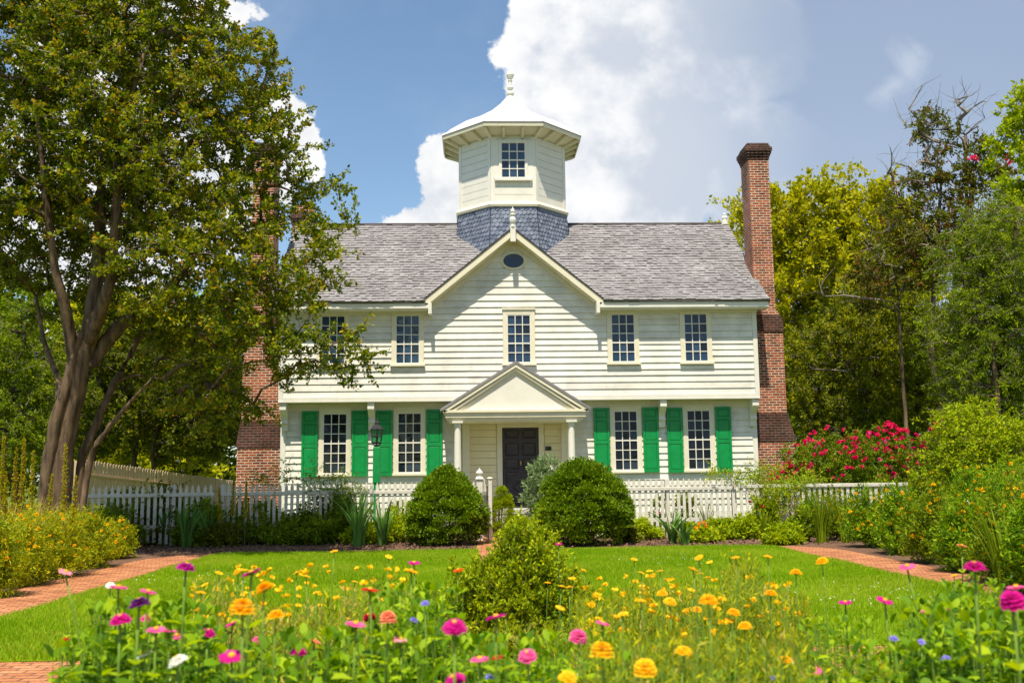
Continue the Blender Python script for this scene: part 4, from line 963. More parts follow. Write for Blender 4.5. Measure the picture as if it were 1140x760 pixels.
# understorey and woods at left
def stem(px, y, top, r=.12, lean=0, z0=0):
    b = at(px, 560, y=y); b[2] = 0; t = at(px+lean, top, y=y); mid = (b*.5+t*.5)+rng.normal(0, .25, 3)*(1, 1, 0)
    return ([tuple(b), tuple(b*.7+t*.3+rng.normal(0, .1, 3)*(1, 1, 0)), tuple(mid), tuple(t)], [r, r*.8, r*.65, r*.3])
yu = 8.5
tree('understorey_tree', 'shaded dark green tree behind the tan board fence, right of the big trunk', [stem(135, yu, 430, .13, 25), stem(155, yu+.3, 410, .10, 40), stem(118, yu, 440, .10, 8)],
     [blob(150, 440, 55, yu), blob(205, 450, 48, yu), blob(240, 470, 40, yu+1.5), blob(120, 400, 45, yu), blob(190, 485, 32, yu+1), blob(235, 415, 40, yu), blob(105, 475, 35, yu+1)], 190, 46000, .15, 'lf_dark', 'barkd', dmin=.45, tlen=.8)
tree('cedar_tree', 'bright feathery green tree left of the big trunk at the photo edge', [stem(20, -3.5, 380, .12, 5)],
     [blob(12, 380, 45, -3.5), blob(25, 430, 50, -3.5), blob(-10, 440, 50, -3.5), blob(30, 480, 40, -3.5), blob(5, 500, 40, -3.7), blob(-40, 400, 55, -3.5)], 150, 42000, .10, 'lf_mid', 'barkd', dmin=.3, tlen=.55, droop=.3, wid=.6)
for i, (px, y, top, cx_, cy_, r, lf, lab) in enumerate([
        (60, 24, 430, 60, 380, 75, 'lf_mid', 'far tree glimpsed left of the big trunk, behind the cedar'), (150, 22, 430, 150, 395, 70, 'lf_bright', 'sunlit yellow green tree far behind the tan board fence'),
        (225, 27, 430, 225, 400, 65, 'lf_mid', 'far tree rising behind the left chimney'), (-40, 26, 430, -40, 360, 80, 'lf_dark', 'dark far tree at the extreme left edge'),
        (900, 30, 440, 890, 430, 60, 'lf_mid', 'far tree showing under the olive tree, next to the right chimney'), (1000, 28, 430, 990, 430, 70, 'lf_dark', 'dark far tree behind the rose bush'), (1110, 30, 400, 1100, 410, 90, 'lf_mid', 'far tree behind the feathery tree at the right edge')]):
    tree('woodland_tree', lab, [stem(px, y, top, .22, 0), stem(px+18, y+1, top, .15, 10)], [blob(cx_, cy_, r, y), blob(cx_-r*.6, cy_+r*.5, r*.7, y), blob(cx_+r*.6, cy_+r*.5, r*.7, y), blob(cx_, cy_+r*1.1, r*.8, y), blob(cx_-r*.5, cy_+r*1.7, r*.6, y), blob(cx_+r*.5, cy_+r*1.7, r*.6, y)], 130, 24000, .30, lf, 'barkd', dmin=.9, spread=.9, tlen=1.4, group='trees in the woods behind the garden', twig=False)
# right side
tree('sycamore_tree', 'tall bright yellow green tree just right of the right chimney, behind the house', [stem(905, 13, 300, .32, 0), stem(935, 13, 290, .22, 15)],
     [blob(850, 240, 30, 13), blob(868, 262, 45, 13), blob(905, 250, 50, 13), blob(950, 245, 45, 13), blob(990, 262, 38, 13.5), blob(925, 300, 65, 13), blob(985, 320, 50, 13.5), blob(870, 330, 45, 13), blob(880, 400, 50, 14), blob(930, 380, 60, 14), blob(822, 262, 14, 13), blob(1000, 400, 55, 14), blob(826, 285, 16, 13), blob(1015, 285, 30, 14)],
     330, 80000, .21, 'lf_bright', 'bark', dmin=.55, spread=.6, tlen=.95, sub=7)
yr_ = -.6
tree('old_myrtle_tree', 'dark reddish green tree with bare dead branches standing up against the grey sky at right', [stem(1040, yr_, 200, .12, 8), stem(1065, yr_, 180, .11, 18), stem(1030, yr_+.5, 330, .09, -30), stem(1075, yr_+.4, 150, .11, 0)],
     [blob(1035, 135, 16, yr_), blob(1022, 150, 12, yr_), blob(1058, 150, 16, yr_), blob(1085, 168, 20, yr_), blob(1008, 205, 18, yr_), blob(1040, 195, 26, yr_), blob(1075, 205, 28, yr_), blob(998, 232, 16, yr_), blob(1050, 240, 32, yr_), blob(1100, 200, 26, yr_), blob(1010, 268, 26, yr_),
      blob(1040, 290, 36, yr_), blob(985, 300, 26, yr_), blob(960, 320, 28, yr_+1), blob(1075, 280, 40, yr_)],
     200, 26000, .10, 'lf_dark', 'bark', dmin=.24, spread=.22, tlen=.42, tip=.85, tipm='lf_red', rtip=.012, dead=75, deadblobs=[blob(1040, 130, 42, yr_), blob(1075, 125, 30, yr_), blob(1000, 180, 26, yr_), blob(1000, 290, 50, yr_), blob(910, 315, 25, yr_), blob(1020, 210, 40, yr_)], power=.42)
yq = 3.2
tree('olive_green_tree', 'wide olive green tree with grey limbs between the right chimney and the rose bush', [stem(1000, yq, 400, .12, -40), stem(1015, yq, 380, .12, 10), stem(1035, yq+.3, 400, .11, 30)],
     [blob(905, 400, 40, yq), blob(945, 385, 45, yq), blob(890, 450, 38, yq), blob(935, 445, 50, yq), blob(985, 400, 48, yq), blob(1010, 440, 50, yq), blob(960, 350, 36, yq), blob(1030, 380, 40, yq), blob(1010, 340, 34, yq), blob(980, 480, 45, yq), blob(1050, 440, 45, yq)],
     300, 66000, .11, 'lf_olive', 'barkd', dmin=.32, spread=.35, tlen=.6, tip=.35, tipm='lf_bright', dead=24, deadblobs=[blob(925, 430, 50, yq), blob(905, 470, 30, yq), blob(960, 380, 40, yq)])
yt = -4.6
tree('feathery_cypress_tree', 'feathery lime green tree with drooping sprays at the right edge', [stem(1125, yt, 230, .2, 10), stem(1105, yt-.3, 300, .12, -15)],
     [blob(1110, 250, 32, yt), blob(1085, 290, 40, yt), blob(1125, 300, 50, yt), blob(1060, 350, 32, yt), blob(1100, 360, 50, yt), blob(1140, 370, 50, yt), blob(1050, 395, 26, yt), blob(1090, 420, 45, yt), blob(1135, 430, 45, yt), blob(1075, 450, 35, yt)],
     330, 90000, .085, 'lf_mid', 'bark', dmin=.2, spread=.2, tlen=.5, droop=.25, wid=.55, tip=.5, tipm='lf_lime', sub=8, up=.15)
tree('maple_tree', 'glossy green leafy branch tops at the upper right corner of the photo', [stem(1165, -3, 110, .2, 0)],
     [blob(1128, 128, 14, -3), blob(1138, 165, 22, -3), blob(1115, 150, 12, -3), blob(1132, 215, 22, -3), blob(1112, 190, 10, -3), blob(1150, 110, 20, -3), blob(1160, 200, 40, -3), blob(1175, 140, 40, -3), blob(1138, 108, 6, -3), blob(1150, 260, 50, -3)],
     140, 18000, .13, 'lf_lime', 'bark', dmin=.24, spread=.25, tlen=.4, tip=.2, tipm='lf_bright')
# red myrtle blooms high in the tree at right
def blooms_on(name, P, colr, parent, size=.07, k=7):
    n = len(P); PP = np.repeat(P, k, 0)+rng.normal(0, size*.35, (n*k, 3)); V, Q = scatter(T_DIA, PP, rng.normal(size=(n*k, 3))+(0, -.3, .3), size, wid=1.8)
    return npmesh(name, V, Q, PM[colr], parent)
hb = bpy.data.objects['old_myrtle_tree']
P = np.array([A(1083+dx, 176+dy, yr_-.9) for dx in (-3, 0, 3, 1) for dy in (-1, 1)]+[A(1123+dx, 177+dy, yr_-.9) for dx in (-2, 1) for dy in (-2, 1, 3)]); blooms_on('flower_cluster', P, 'rose', hb, .08, 5)

# ------------------------------------------------------------------ shrubs
def bush(name, label, c, r, n_leaf, size, leaf, cat='shrub', group=None, lumps=60, depth=.3, shape=None, stems='barkd', lump_r=.22, T=T_DIA, wid=1.0, upb=.3, tipf=0, tipm=None, zmin=.03):
    """dense clipped or mounded shrub: leaves on a lumpy shell; r=(rx,ry,rz), shape(t)-> radius factor at height t in 0..1"""
    root = thing(name, (c[0], c[1], 0), label, cat, group); c = np.array([c[0], c[1], 0.])
    H = 2*r[2]
    def surf(n):
        t = rng.uniform(0, 1, n)**.85; a = rng.uniform(0, 2*np.pi, n); f = shape(t) if shape else np.sqrt(np.maximum(0, 1-(2*t-1)**2))
        # more points on the top cap
        return np.stack([c[0]+r[0]*f*np.cos(a), c[1]+r[1]*f*np.sin(a), H*t], 1), np.stack([np.cos(a), np.sin(a), (t-.45)*1.6], 1)
    L, _ = surf(lumps); Lr = lump_r*rng.uniform(.6, 1.3, lumps)
    n = n_leaf; idx = rng.integers(0, lumps, int(n*.75)); d = unit(rng.normal(size=(len(idx), 3))); d[:, 2] = np.abs(d[:, 2])*.7+d[:, 2]*.3
    cen = np.array([c[0], c[1], H*.45]); out = unit(L-cen)
    P1 = L[idx]-out[idx]*Lr[idx][:, None]*.45+d*(Lr[idx]*rng.uniform(.6, 1.05, len(idx)))[:, None]
    P2, N2 = surf(n-len(idx)); P2 = cen+(P2-cen)*rng.uniform(.6, 1.0, (len(P2), 1)); P = np.concatenate([P1, P2]); D = np.concatenate([d+out[idx]*.5, unit(N2)])
    D = D+rng.normal(0, .6, D.shape)+(0, 0, upb); keep = P[:, 2] > zmin; P, D = P[keep], D[keep]
    V, Q = scatter(T, P, D, size*rng.uniform(.6, 1.25, len(P)), wid=wid)
    mi = None; ms = [M[leaf]]
    if tipf: mi = np.repeat((rng.uniform(size=len(P)) < tipf).astype(int), len(T[1])); ms.append(M[tipm])
    b = MB()
    for i in range(min(lumps, 26)):
        q = L[i]; b0 = c+np.array([rng.normal(0, .06), rng.normal(0, .06), 0]); b.tube([b0, (b0+q)/2+rng.normal(0, .05, 3)*(1, 1, .3), q], [.022, .014, .005], 5)
    b.build('stems', M[stems], root); npmesh('foliage', V, Q, ms, root, mi)
    return root
def gp(px, py): return at(px, py, z=0)
g_ = gp(497, 609); k = (g_[1]+.9-CAM[1])/FPX
egg = lambda t: np.where(t < .32, .80+.20*np.sin(t/.32*np.pi/2), np.sqrt(np.maximum(0, 1-((t-.32)/.68)**2.0)))*(1-.06*t)
bush('boxwood', 'rounded cone shaped clipped boxwood left of the path', (at(497, 600, y=g_[1]+.9)[0], g_[1]+.9), (.87, .85, .84), 60000, .05, 'lf_box', lumps=130, lump_r=.21, shape=lambda t: np.where(t < .3, .82+.18*np.sin(t/.3*np.pi/2), (1-((t-.3)/.7)**1.6)**.85), T=T_DIA, wid=1.5)
g_ = gp(647, 610)
bush('boxwood', 'wide round clipped boxwood right of the path', (at(650, 600, y=g_[1]+1.0)[0], g_[1]+1.0), (1.0, .95, .86), 70000, .05, 'lf_box', lumps=150, lump_r=.22, shape=egg, T=T_DIA, wid=1.5)
g_ = at(598, 560, y=-5.1)
bush('pale_leaf_shrub', 'pale grey green shrub leaning out behind the right boxwood', (at(610, 560, y=-4.9)[0]+.05, -5.0), (.62, .5, .93), 5000, .085, 'lf_pale', lumps=45, lump_r=.2, stems='twig')
g_ = at(557, 570, y=-3.2)
bush('dwarf_conifer', 'narrow yellow green conifer standing between the gate and the steps', (at(559, 570, y=-3.4)[0], -3.4), (.30, .3, .60), 14000, .05, 'lf_lime', lumps=60, lump_r=.09, wid=.5, upb=1.6, shape=lambda t: np.minimum(1, 1.5*(1-t)**.55*(.75+.3*t)))
bush('small_boxwood', 'small bright green rounded shrub on the path side, in front of the house steps', (at(583, 590, y=-6.0)[0], -6.0), (.22, .22, .28), 4000, .045, 'lf_lime', lumps=40, lump_r=.08, wid=1.2)
# the blurred shrub in the middle of the front bed
ys = -20.6; xs = at(580, 640, y=ys)[0]
# rose bush and right hand bed
rb_ = thing('rose_bush', at(960, 560, y=-1.6)*(1, 1, 0), 'big rose bush covered in red blooms behind the picket fence at right', 'rose bush')
def sprawl(root, blobs, n_cl, n_leaf, size, leaf, base, tlen=.45, sub=6, dmin=.16, droop=0.1, stems='twig', wid=1.0, tip=0, tipm='lf_tip', rt=.006, T=T_DIA, spread=.18, upz=.35):
    Tg = sample_blobs(blobs, n_cl, dmin, .4, .04); ch, td = limbs([([tuple(b_), tuple(np.array(b_)+(0, 0, .5))], [.03, .02]) for b_ in base], Tg, rtip=rt, power=.35, up=upz, step=.3)
    b = MB()
    for pts, r in ch: b.tube(pts, r, 4)
    V, Q, tm, tw = sprays(Tg, td, n_leaf, size, spread, sub, tlen, droop, wid=wid, tip_frac=tip, T=T)
    b.build('stems', M[stems], root); V1, Q1 = twig_mesh(tw, rt*.5); npmesh('twigs', V1, Q1, M[stems], root)
    npmesh('foliage', V, Q, [M[leaf], M[tipm]], root, tm); return Tg
yb = -1.6
rbl = [blob(900, 520, 26, yb), blob(925, 508, 30, yb), blob(960, 515, 32, yb), blob(1000, 508, 28, yb), blob(1035, 515, 28, yb), blob(985, 485, 14, yb), blob(885, 535, 20, yb), blob(1055, 490, 22, yb), blob(960, 535, 40, yb), blob(1020, 535, 35, yb), blob(870, 535, 14, yb)]
sprawl(rb_, rbl, 200, 32000, .07, 'lf_mid', [at(x, 560, y=yb)*(1, 1, 0) for x in (900, 950, 1000, 1040)], tlen=.4)
rp = []
for _ in range(330):
    b_ = rbl[rng.integers(len(rbl))]; d = unit(rng.normal(size=3)*(1, .8, 1)); d[1] = -abs(d[1]); d[2] = abs(d[2])*.9+.05; p_ = b_[0]+unit(d)*b_[1]*1.12
    if rng.uniform() < .9: rp.append(p_)
V_, Q_ = [], []
def rose_mesh(colr, v):
    key = 'small_bloom_%s_%d' % (colr, v)
    if key in bpy.data.meshes: return bpy.data.meshes[key]
    k = 14; d = rng.normal(size=(k, 3)); V, Q = scatter((T_DIA[0]*np.array([1.8, 1, 1]), T_DIA[1]), -unit(d)*.2, d, rng.uniform(.6, 1, k))
    me = bpy.data.meshes.new(key); me.from_pydata([tuple(map(float, q)) for q in V], [], [tuple(map(int, q)) for q in Q]); me.materials.append(PM[colr]); return me
def rosehead(P, s, colr, parent, name='bloom'):
    for p in P[:100]:
        o = bpy.data.objects.new('bloom', rose_mesh(colr, int(rng.integers(4)))); col.objects.link(o); o.parent = parent; o.matrix_parent_inverse = Matrix.Translation(-wt(parent))
        o.location = tuple(map(float, p)); o.scale = (float(s*rng.uniform(.75, 1.2)),)*3
rosehead(np.array(rp[:75]), .105, 'rose', rb_); rosehead(np.array(rp[75:100]), .09, 'pink', rb_)
V, Q = scatter((T_DIA[0]*np.array([1.8, 1, 1]), T_DIA[1]), np.repeat(np.array(rp[100:]), 10, 0), rng.normal(size=((len(rp)-100)*10, 3)), .07); tag(npmesh('small_roses', V, Q, PM['rose'], rb_), kind='stuff')
cr_ = thing('climbing_rose', at(900, 560, y=-4.5)*(1, 1, 0), 'climbing rose sprawling along the top of the right picket fence', 'climbing rose')
sprawl(cr_, [blob(800, 528, 9, -4.6), blob(825, 530, 12, -4.6), blob(850, 532, 15, -4.6), blob(875, 545, 14, -4.8), blob(845, 545, 10, -4.6), blob(865, 560, 16, -4.9), blob(900, 535, 12, -4.6)], 60, 4200, .06, 'lf_lime', [at(x, 560, y=-4.9)*(1, 1, 0) for x in (850, 880)], tlen=.4, tip=.3, tipm='lf_tip')
rosehead(np.array([A(848, 563, -5.1), A(835, 558, -5.1)]), .08, 'crimson', cr_, 'blooms')
cr2 = thing('climbing_rose', at(330, 560, y=-4.5)*(1, 1, 0), 'climbing rose trailing over the left picket fence under the first window', 'climbing rose')
sprawl(cr2, [blob(320, 528, 9, -4.6), blob(350, 533, 12, -4.6), blob(300, 534, 9, -4.6), blob(385, 545, 16, -4.8), blob(395, 570, 14, -4.9), blob(375, 535, 10, -4.6), blob(285, 535, 8, -4.6)], 48, 2600, .055, 'lf_mid', [at(x, 560, y=-4.9)*(1, 1, 0) for x in (340, 390)], tlen=.35, tip=.3, tipm='lf_red')
# rose canes with pink blooms before the fence
def leafy(name, label, px, py, hpx, wpx, n, size, leaf, blooms=None, nb=0, bs=.03, cat='plant', group=None, y=None, stems='twig', wid=1., T=T_DIA, upz=.6, droop=.05, dy=None, bsurf=1.0):
    """leafy clump: base at photo pixel px,py on the ground; hpx high, wpx wide (pixels)"""
    g = at(px, py, z=0) if y is None else at(px, py, y=y)*(1, 1, 0); k = (g[1]-CAM[1])/FPX; h = hpx*k; w = wpx*k/2
    root = thing(name, g, label, cat, group)
    bl = [(g+np.array([rng.uniform(-.4, .4)*w, rng.uniform(-.3, .3)*w, h*rng.uniform(.35, .72)]), np.array([w*.55, (dy or w*.55), h*.32])) for _ in range(5)]+[(g+np.array([0, 0, h*.26]), np.array([w*1.0, dy or w*.85, h*.27])) for _ in range(3)]
    bs_ = [g+np.array([rng.uniform(-.5, .5)*w, rng.uniform(-.4, .4)*w, 0]) for _ in range(4)]
    Tg = sprawl(root, bl, max(14, int(n/70)), n, size, leaf, bs_, tlen=max(.12, h*.22), sub=5, dmin=.05, stems=stems, spread=h*.1, T=T, wid=wid, rt=.004, upz=upz, droop=droop)
    if blooms:
        cand = Tg[np.argsort(Tg[:, 2])[::-1]][:max(3, int(len(Tg)*.8))]; P = cand[rng.integers(0, len(cand), nb)]+rng.normal(0, w*.12, (nb, 3))+(0, -w*.15, h*.10)
        rosehead(P, bs, blooms, root, 'blooms')
    return root
def straps(name, label, px, py, hpx, n=26, wid=.04, leaf='lf_iris', cat='iris', group=None, spreadf=.5, y=None):
    g = at(px, py, z=0) if y is None else at(px, py, y=y)*(1, 1, 0); k = (g[1]-CAM[1])/FPX; h = hpx*k; root = thing(name, g, label, cat, group)
    V, Q = [], []; nv = 0; S = 7
    for _ in range(n):
        a = rng.uniform(0, 2*np.pi); lean = rng.uniform(.1, 1)*spreadf; L = h*rng.uniform(.7, 1.15); d = np.array([math.cos(a), math.sin(a), 0]); b0 = g+d*rng.uniform(0, .12)*h+np.array([0, 0, .01]); w = wid*rng.uniform(.7, 1.2); side = np.array([-d[1], d[0], 0]); side = unit(side+rng.normal(0, .5, 3)*(1, 1, .2))
        for i in range(S+1):
            t = i/S; p = b0+d*lean*L*(t**2)+np.array([0, 0, 1])*L*(t-.28*lean*t**3); ww = w*(1-t**2.2)*.5+.001; V += [p-side*ww, p+side*ww]
        for i in range(S): Q.append([nv+2*i, nv+2*i+1, nv+2*i+3, nv+2*i+2])
        nv += 2*(S+1)
    npmesh('leaves', np.array(V), np.array(Q), M[leaf], root); return root
for px, py, h, n_, lab in [(398, 605, 62, 30, 'dark sword leaved iris clump beside the left boxwood, below the lamp post'), (425, 604, 48, 22, 'smaller iris clump with pale tips just left of the left boxwood'), (207, 606, 50, 34, 'dense iris clump in shade at the far left of the back bed'), (232, 605, 46, 26, 'iris clump under the left fence corner post'), (182, 604, 44, 26, 'iris clump nearest the board fence'),
                       (748, 602, 40, 16, 'broad pale iris clump in the middle of the right fence'), (762, 603, 30, 10, 'low broad iris fan right beside the pale iris clump')]:
    straps('iris_clump', lab, px, py+3, h, int(n_*1.3), .075 if px < 700 else .10, spreadf=.6 if px < 700 else .8, group='iris clumps along the fence')
for px, py, h, n_, lab in [(915, 604, 62, 70, 'tall grassy daylily clump left of the yellow flowers'), (942, 604, 55, 50, 'grassy daylily clump tucked into the yellow flowers'), (852, 600, 34, 40, 'thin grassy daylily clump near the fence post'), (787, 598, 40, 30, 'daylily with orange blooms in front of the right fence')]:
    straps('daylily_clump', lab, px, py, h, n_, .022, 'lf_mid', 'daylily', 'daylily clumps along the fence', .5)
dl = [o for o in bpy.data.objects if o.get('label', '').startswith('daylily with orange')][0]; rosehead(np.array([A(778, 583, -6.8), A(783, 581, -6.8), A(775, 587, -6.8), A(786, 585, -6.8)]), .09, 'orange', dl, 'blooms')
BK = [(140, 607, 44, 50, 'lf_mid', None, 'dark plant at the very corner of the left path'), (205, 606, 52, 40, 'lf_dark', 'palepink', 'dark plant with pale blooms between two iris clumps'), (222, 607, 40, 44, 'lf_mid', None, 'green plant below the left fence corner post'), (282, 605, 46, 44, 'lf_mid', None, 'bushy green plant right of the chimney spike'), (378, 604, 56, 30, 'lf_mid', None, 'tall leafy plant behind the dark iris clump'), (350, 606, 30, 44, 'lf_mid', None, 'low plant left of the dark iris clump'), (410, 605, 24, 40, 'lf_lime', None, 'low lime plant between the two iris clumps'), (780, 603, 24, 44, 'lf_lime', None, 'low lime plant below the orange daylily'), (690, 598, 40, 30, 'lf_mid', None, 'leafy plant behind the right flank of the right boxwood'), # leafy plants of the back bed
    (265, 603, 46, 46, 'lf_dark', None, 'dark leafy plant below the left chimney'), (300, 602, 40, 40, 'lf_mid', None, 'leafy plant left of the first window'), (335, 604, 44, 44, 'lf_mid', None, 'loose leafy plant below the first window'), (362, 603, 52, 32, 'lf_dark', None, 'upright leafy plant just left of the iris clump'),
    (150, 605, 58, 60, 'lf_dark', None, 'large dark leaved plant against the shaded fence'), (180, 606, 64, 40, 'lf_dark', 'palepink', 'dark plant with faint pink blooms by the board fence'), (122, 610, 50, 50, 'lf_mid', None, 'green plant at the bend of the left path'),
    (440, 603, 40, 34, 'lf_lime', 'yellow', 'yellow green plant touching the left boxwood'), (462, 604, 26, 24, 'lf_lime', None, 'small lime plant at the foot of the left boxwood'), (318, 606, 26, 34, 'lf_mid', None, 'low plant at the lawn edge below the first window'), (245, 608, 24, 34, 'lf_dark', None, 'low dark plant at the lawn edge below the chimney'),
    (715, 600, 28, 34, 'lf_lime', None, 'low lime plant right of the right boxwood'), (735, 596, 55, 24, 'lf_mid', 'pink', 'thin rose with a few pink blooms at the fence post'), (764, 594, 58, 18, 'lf_mid', 'pink', 'thin rose cane with pink blooms right of the iris fan'), (806, 600, 26, 30, 'lf_lime', None, 'low leafy plant between the two daylilies'), (830, 600, 30, 30, 'lf_lime', None, 'lime leafy plant under the climbing rose'),
    (872, 606, 24, 36, 'lf_lime', None, 'rounded bright green mound at the corner of the right path'), (893, 603, 40, 28, 'lf_mid', None, 'leafy plant at the foot of the right fence post'), (700, 604, 34, 22, 'lf_dark', None, 'dark plant tucked behind the right boxwood'), (855, 597, 52, 26, 'lf_lime', 'crimson', 'rose cane with two dark red blooms near the corner post')]
for px, py, h, w, lf, bl, lab in BK: leafy('bed_plant', lab, px, py, h*(1.12 if px < 690 else .86), w*(1.35 if px < 690 else 1.1), 4200 if w > 25 else 1500, .085, lf, bl, 4 if bl else 0, .08, group='leafy plants along the picket fence')
# yellow flower masses, right of the right path and left of the left path
RY = [(905, 600, 40, 40), (935, 604, 55, 46), (965, 612, 62, 56), (995, 620, 70, 56), (1025, 630, 76, 60), (1060, 640, 84, 64), (1095, 652, 92, 66), (1130, 664, 100, 70), (985, 596, 60, 60), (1030, 600, 70, 70), (1075, 606, 80, 70), (1120, 615, 95, 80), (1165, 672, 110, 80), (1055, 595, 78, 60), (1160, 625, 110, 80)]
RL = ['nearest the daylilies', 'second along the right path', 'third along the right path', 'fourth along the right path', 'middle of the right path edge', 'below the white spikes', 'next to the last along the right path', 'nearest to the camera at right', 'behind, against the fence return', 'behind, below the rose bush', 'behind, below the tall leafy shrub', 'behind, by the white flower spikes', 'cut by the right edge in front', 'far back under the rose bush', 'cut by the right edge at the back']
for (px, py, h, w), lb in zip(RY, RL): leafy('yellow_daisy_clump', 'bushy green clump of small yellow daisies, '+lb, px+(py-596)*.45, py-3, h, w*.88, 9500, .075, 'lf_zin' if rng.uniform() < .65 else 'lf_mid', 'yellow', 60, .068, 'daisy clump', 'yellow daisy clumps beside the right path', wid=.6, droop=-.25)
LY = [(15, 652, 80, 70), (55, 643, 74, 70), (95, 632, 66, 60), (125, 622, 46, 40), (30, 625, 60, 70), (75, 618, 56, 70), (-15, 665, 90, 60), (-5, 630, 70, 70)]
LL = ['nearest to the camera at left', 'in the middle of the left path edge', 'third along the left path', 'at the bend of the left path', 'behind, under the tall spikes', 'behind, in front of the big trunk', 'cut by the left edge in front', 'cut by the left edge at the back']
for (px, py, h, w), lb in zip(LY, LL): leafy('coreopsis_clump', 'yellowish feathery coreopsis clump, '+lb, px, py, h, w, 11000, .07, 'lf_core', 'yellow', 34, .05, 'coreopsis', 'coreopsis clumps beside the left path', wid=.35, upz=.9)
for px, py, h, lb in [(8, 648, 84, 'straw coloured grass tuft at the left edge'), (34, 640, 76, 'upright straw grass tuft under the tall spikes'), (62, 634, 66, 'straw grass tuft in front of the big trunk'), (88, 628, 56, 'small straw grass tuft near the bend of the left path')]:
    straps('grass_tuft', lb, px, py, h, 120, .016, 'lf_straw', 'grass tuft', 'straw grass tufts in the left bed', .55)
for px, py, h, lb in [(1000, 614, 74, 'upright green blades among the daisies nearest the fence return'), (1068, 636, 82, 'upright green blades in the middle of the daisies'), (1120, 655, 92, 'upright green blades at the right edge')]:
    straps('grass_tuft', lb, px, py, h, 60, .028, 'lf_mid', 'grass tuft', 'green bladed tufts in the right bed', .5)
# tall shrub of the right bed with pale green leaves
ts = thing('tall_leafy_shrub', at(1080, 600, y=-6)*(1, 1, 0), 'tall fresh green shrub rising between the rose bush and the right edge', 'shrub')
sprawl(ts, [blob(1085, 480, 30, -6), blob(1060, 505, 30, -6), blob(1110, 500, 34, -6), blob(1085, 535, 40, -6), blob(1130, 530, 40, -6), blob(1045, 535, 24, -6), blob(1100, 465, 14, -6), blob(1055, 475, 12, -6), blob(1135, 480, 22, -6), blob(1070, 565, 35, -6)], 210, 26000, .085, 'lf_lime', [at(x, 560, y=-6)*(1, 1, 0) for x in (1060, 1090, 1120)], tlen=.45, stems='bark', tip=.25, tipm='lf_bright')
# tall spikes
SP = [(6, 560, 75), (18, 560, 62), (30, 556, 70), (38, 562, 60), (28, 570, 80), (54, 568, 40), (75, 556, 62), (84, 575, 46), (9, 575, 50), (260, 590, 62), (274, 592, 56), (248, 588, 45)]
SL = ['leftmost of the tall spikes', 'second tall spike from the left edge', 'tallest spike of the left group', 'thick spike just right of the tallest one', 'spike standing in front of the tallest one', 'short spike before the big trunk', 'spike leaning over the big trunk base', 'low spike at the right of the trunk base', 'low spike near the left edge', 'pale spike in front of the left chimney', 'pale spike right of the chimney spike', 'short pale spike left of the chimney base']
for (px, py, h), lb in zip(SP, SL):
    y = -12.0 if px < 100 else -5.6
    top = at(px, py-h, y=y); g = top*(1, 1, 0); h = top[2]; root = thing('flower_spike', g, 'tall straw and green flower spike, '+lb, 'flower spike', 'tall flower spikes')
    top = np.array([g[0]+rng.normal(0, .04), g[1], h]); MB().tube([g, (g+top)/2+rng.normal(0, .015, 3), top], [.008, .007, .003], 5).build('stem', M['twigb'], root)
    n = 620; u = rng.uniform(.35, 1, n)**.8; P = g+(top-g)*u[:, None]+rng.normal(0, .04, (n, 3))*(1.15-u[:, None]); V, Q = scatter(T_DIA, P, rng.normal(size=(n, 3))+(0, 0, .7), .045*(1.2-.6*u), wid=1.1)
    mi = (rng.uniform(size=n) < .55).astype(int); npmesh('seed_heads', V, Q, [M['lf_core'], M['lf_tip']], root, mi)
# white spikes in the right bed
for px, py, lb in [(1125, 555, 'tall white flower spike leaning right in the right bed'), (1082, 570, 'short white flower spike among the yellow daisies'), (1097, 590, 'lowest white flower spike among the yellow daisies')]:
    y = -9.5; top = at(px-4, py-12, y=y); g = np.array([top[0], y, 0]); root = thing('white_flower_spike', g, lb, 'flower spike', 'white flower spikes in the right bed')
    MB().tube([g, (g+top)/2, top], [.006, .005, .003], 5).build('stem', M['twig'], root); n = 60; u = rng.uniform(0, 1, n)
    P = top+np.array([.10, 0, -.22])*u[:, None]+rng.normal(0, .012, (n, 3)); V, Q = scatter(T_DIA, P, rng.normal(size=(n, 3)), .035, wid=1.6); npmesh('blooms', V, Q, PM['white'], root)

ys = -20.6
def front_shrub(name, label, bl, n_cl, n_leaf, px, tip=0, tipm='lf_tip', dmin=.055):
    r_ = thing(name, at(px, 640, y=ys)*(1, 1, 0), label, 'shrub'); B = [blob(x, y, r, ys, 1.0, 1.15) for x, y, r in bl]
    sprawl(r_, B, n_cl, n_leaf, .036, 'lf_shrub', [at(px+d, 640, y=ys)*(1, 1, 0) for d in (-14, 0, 14)], tlen=.13, sub=5, dmin=dmin, stems='twigb', spread=.05, wid=.85, rt=.0028, upz=.9, droop=-.5, tip=tip, tipm=tipm)
front_shrub('pyramid_shrub', 'loose upright yellow green shrub in the middle of the front bed', [(588, 590, 9), (580, 604, 14), (596, 612, 14), (572, 625, 20), (600, 635, 20), (580, 645, 30), (560, 655, 26), (608, 660, 26), (585, 685, 36), (560, 690, 32), (575, 720, 44), (615, 700, 30), (540, 648, 14), (628, 645, 9), (565, 598, 7)], 330, 40000, 580)
front_shrub('low_shrub', 'low loose yellow green shrub joining the pyramid shrub on its left', [(520, 668, 20), (505, 690, 28), (530, 690, 30), (490, 715, 30), (520, 725, 34), (478, 690, 14)], 130, 15000, 510)
front_shrub('low_shrub', 'low loose shrub with reddish tips joining the pyramid shrub on its right', [(632, 672, 16), (645, 695, 24), (625, 715, 30), (655, 725, 26)], 110, 12000, 640, .3)

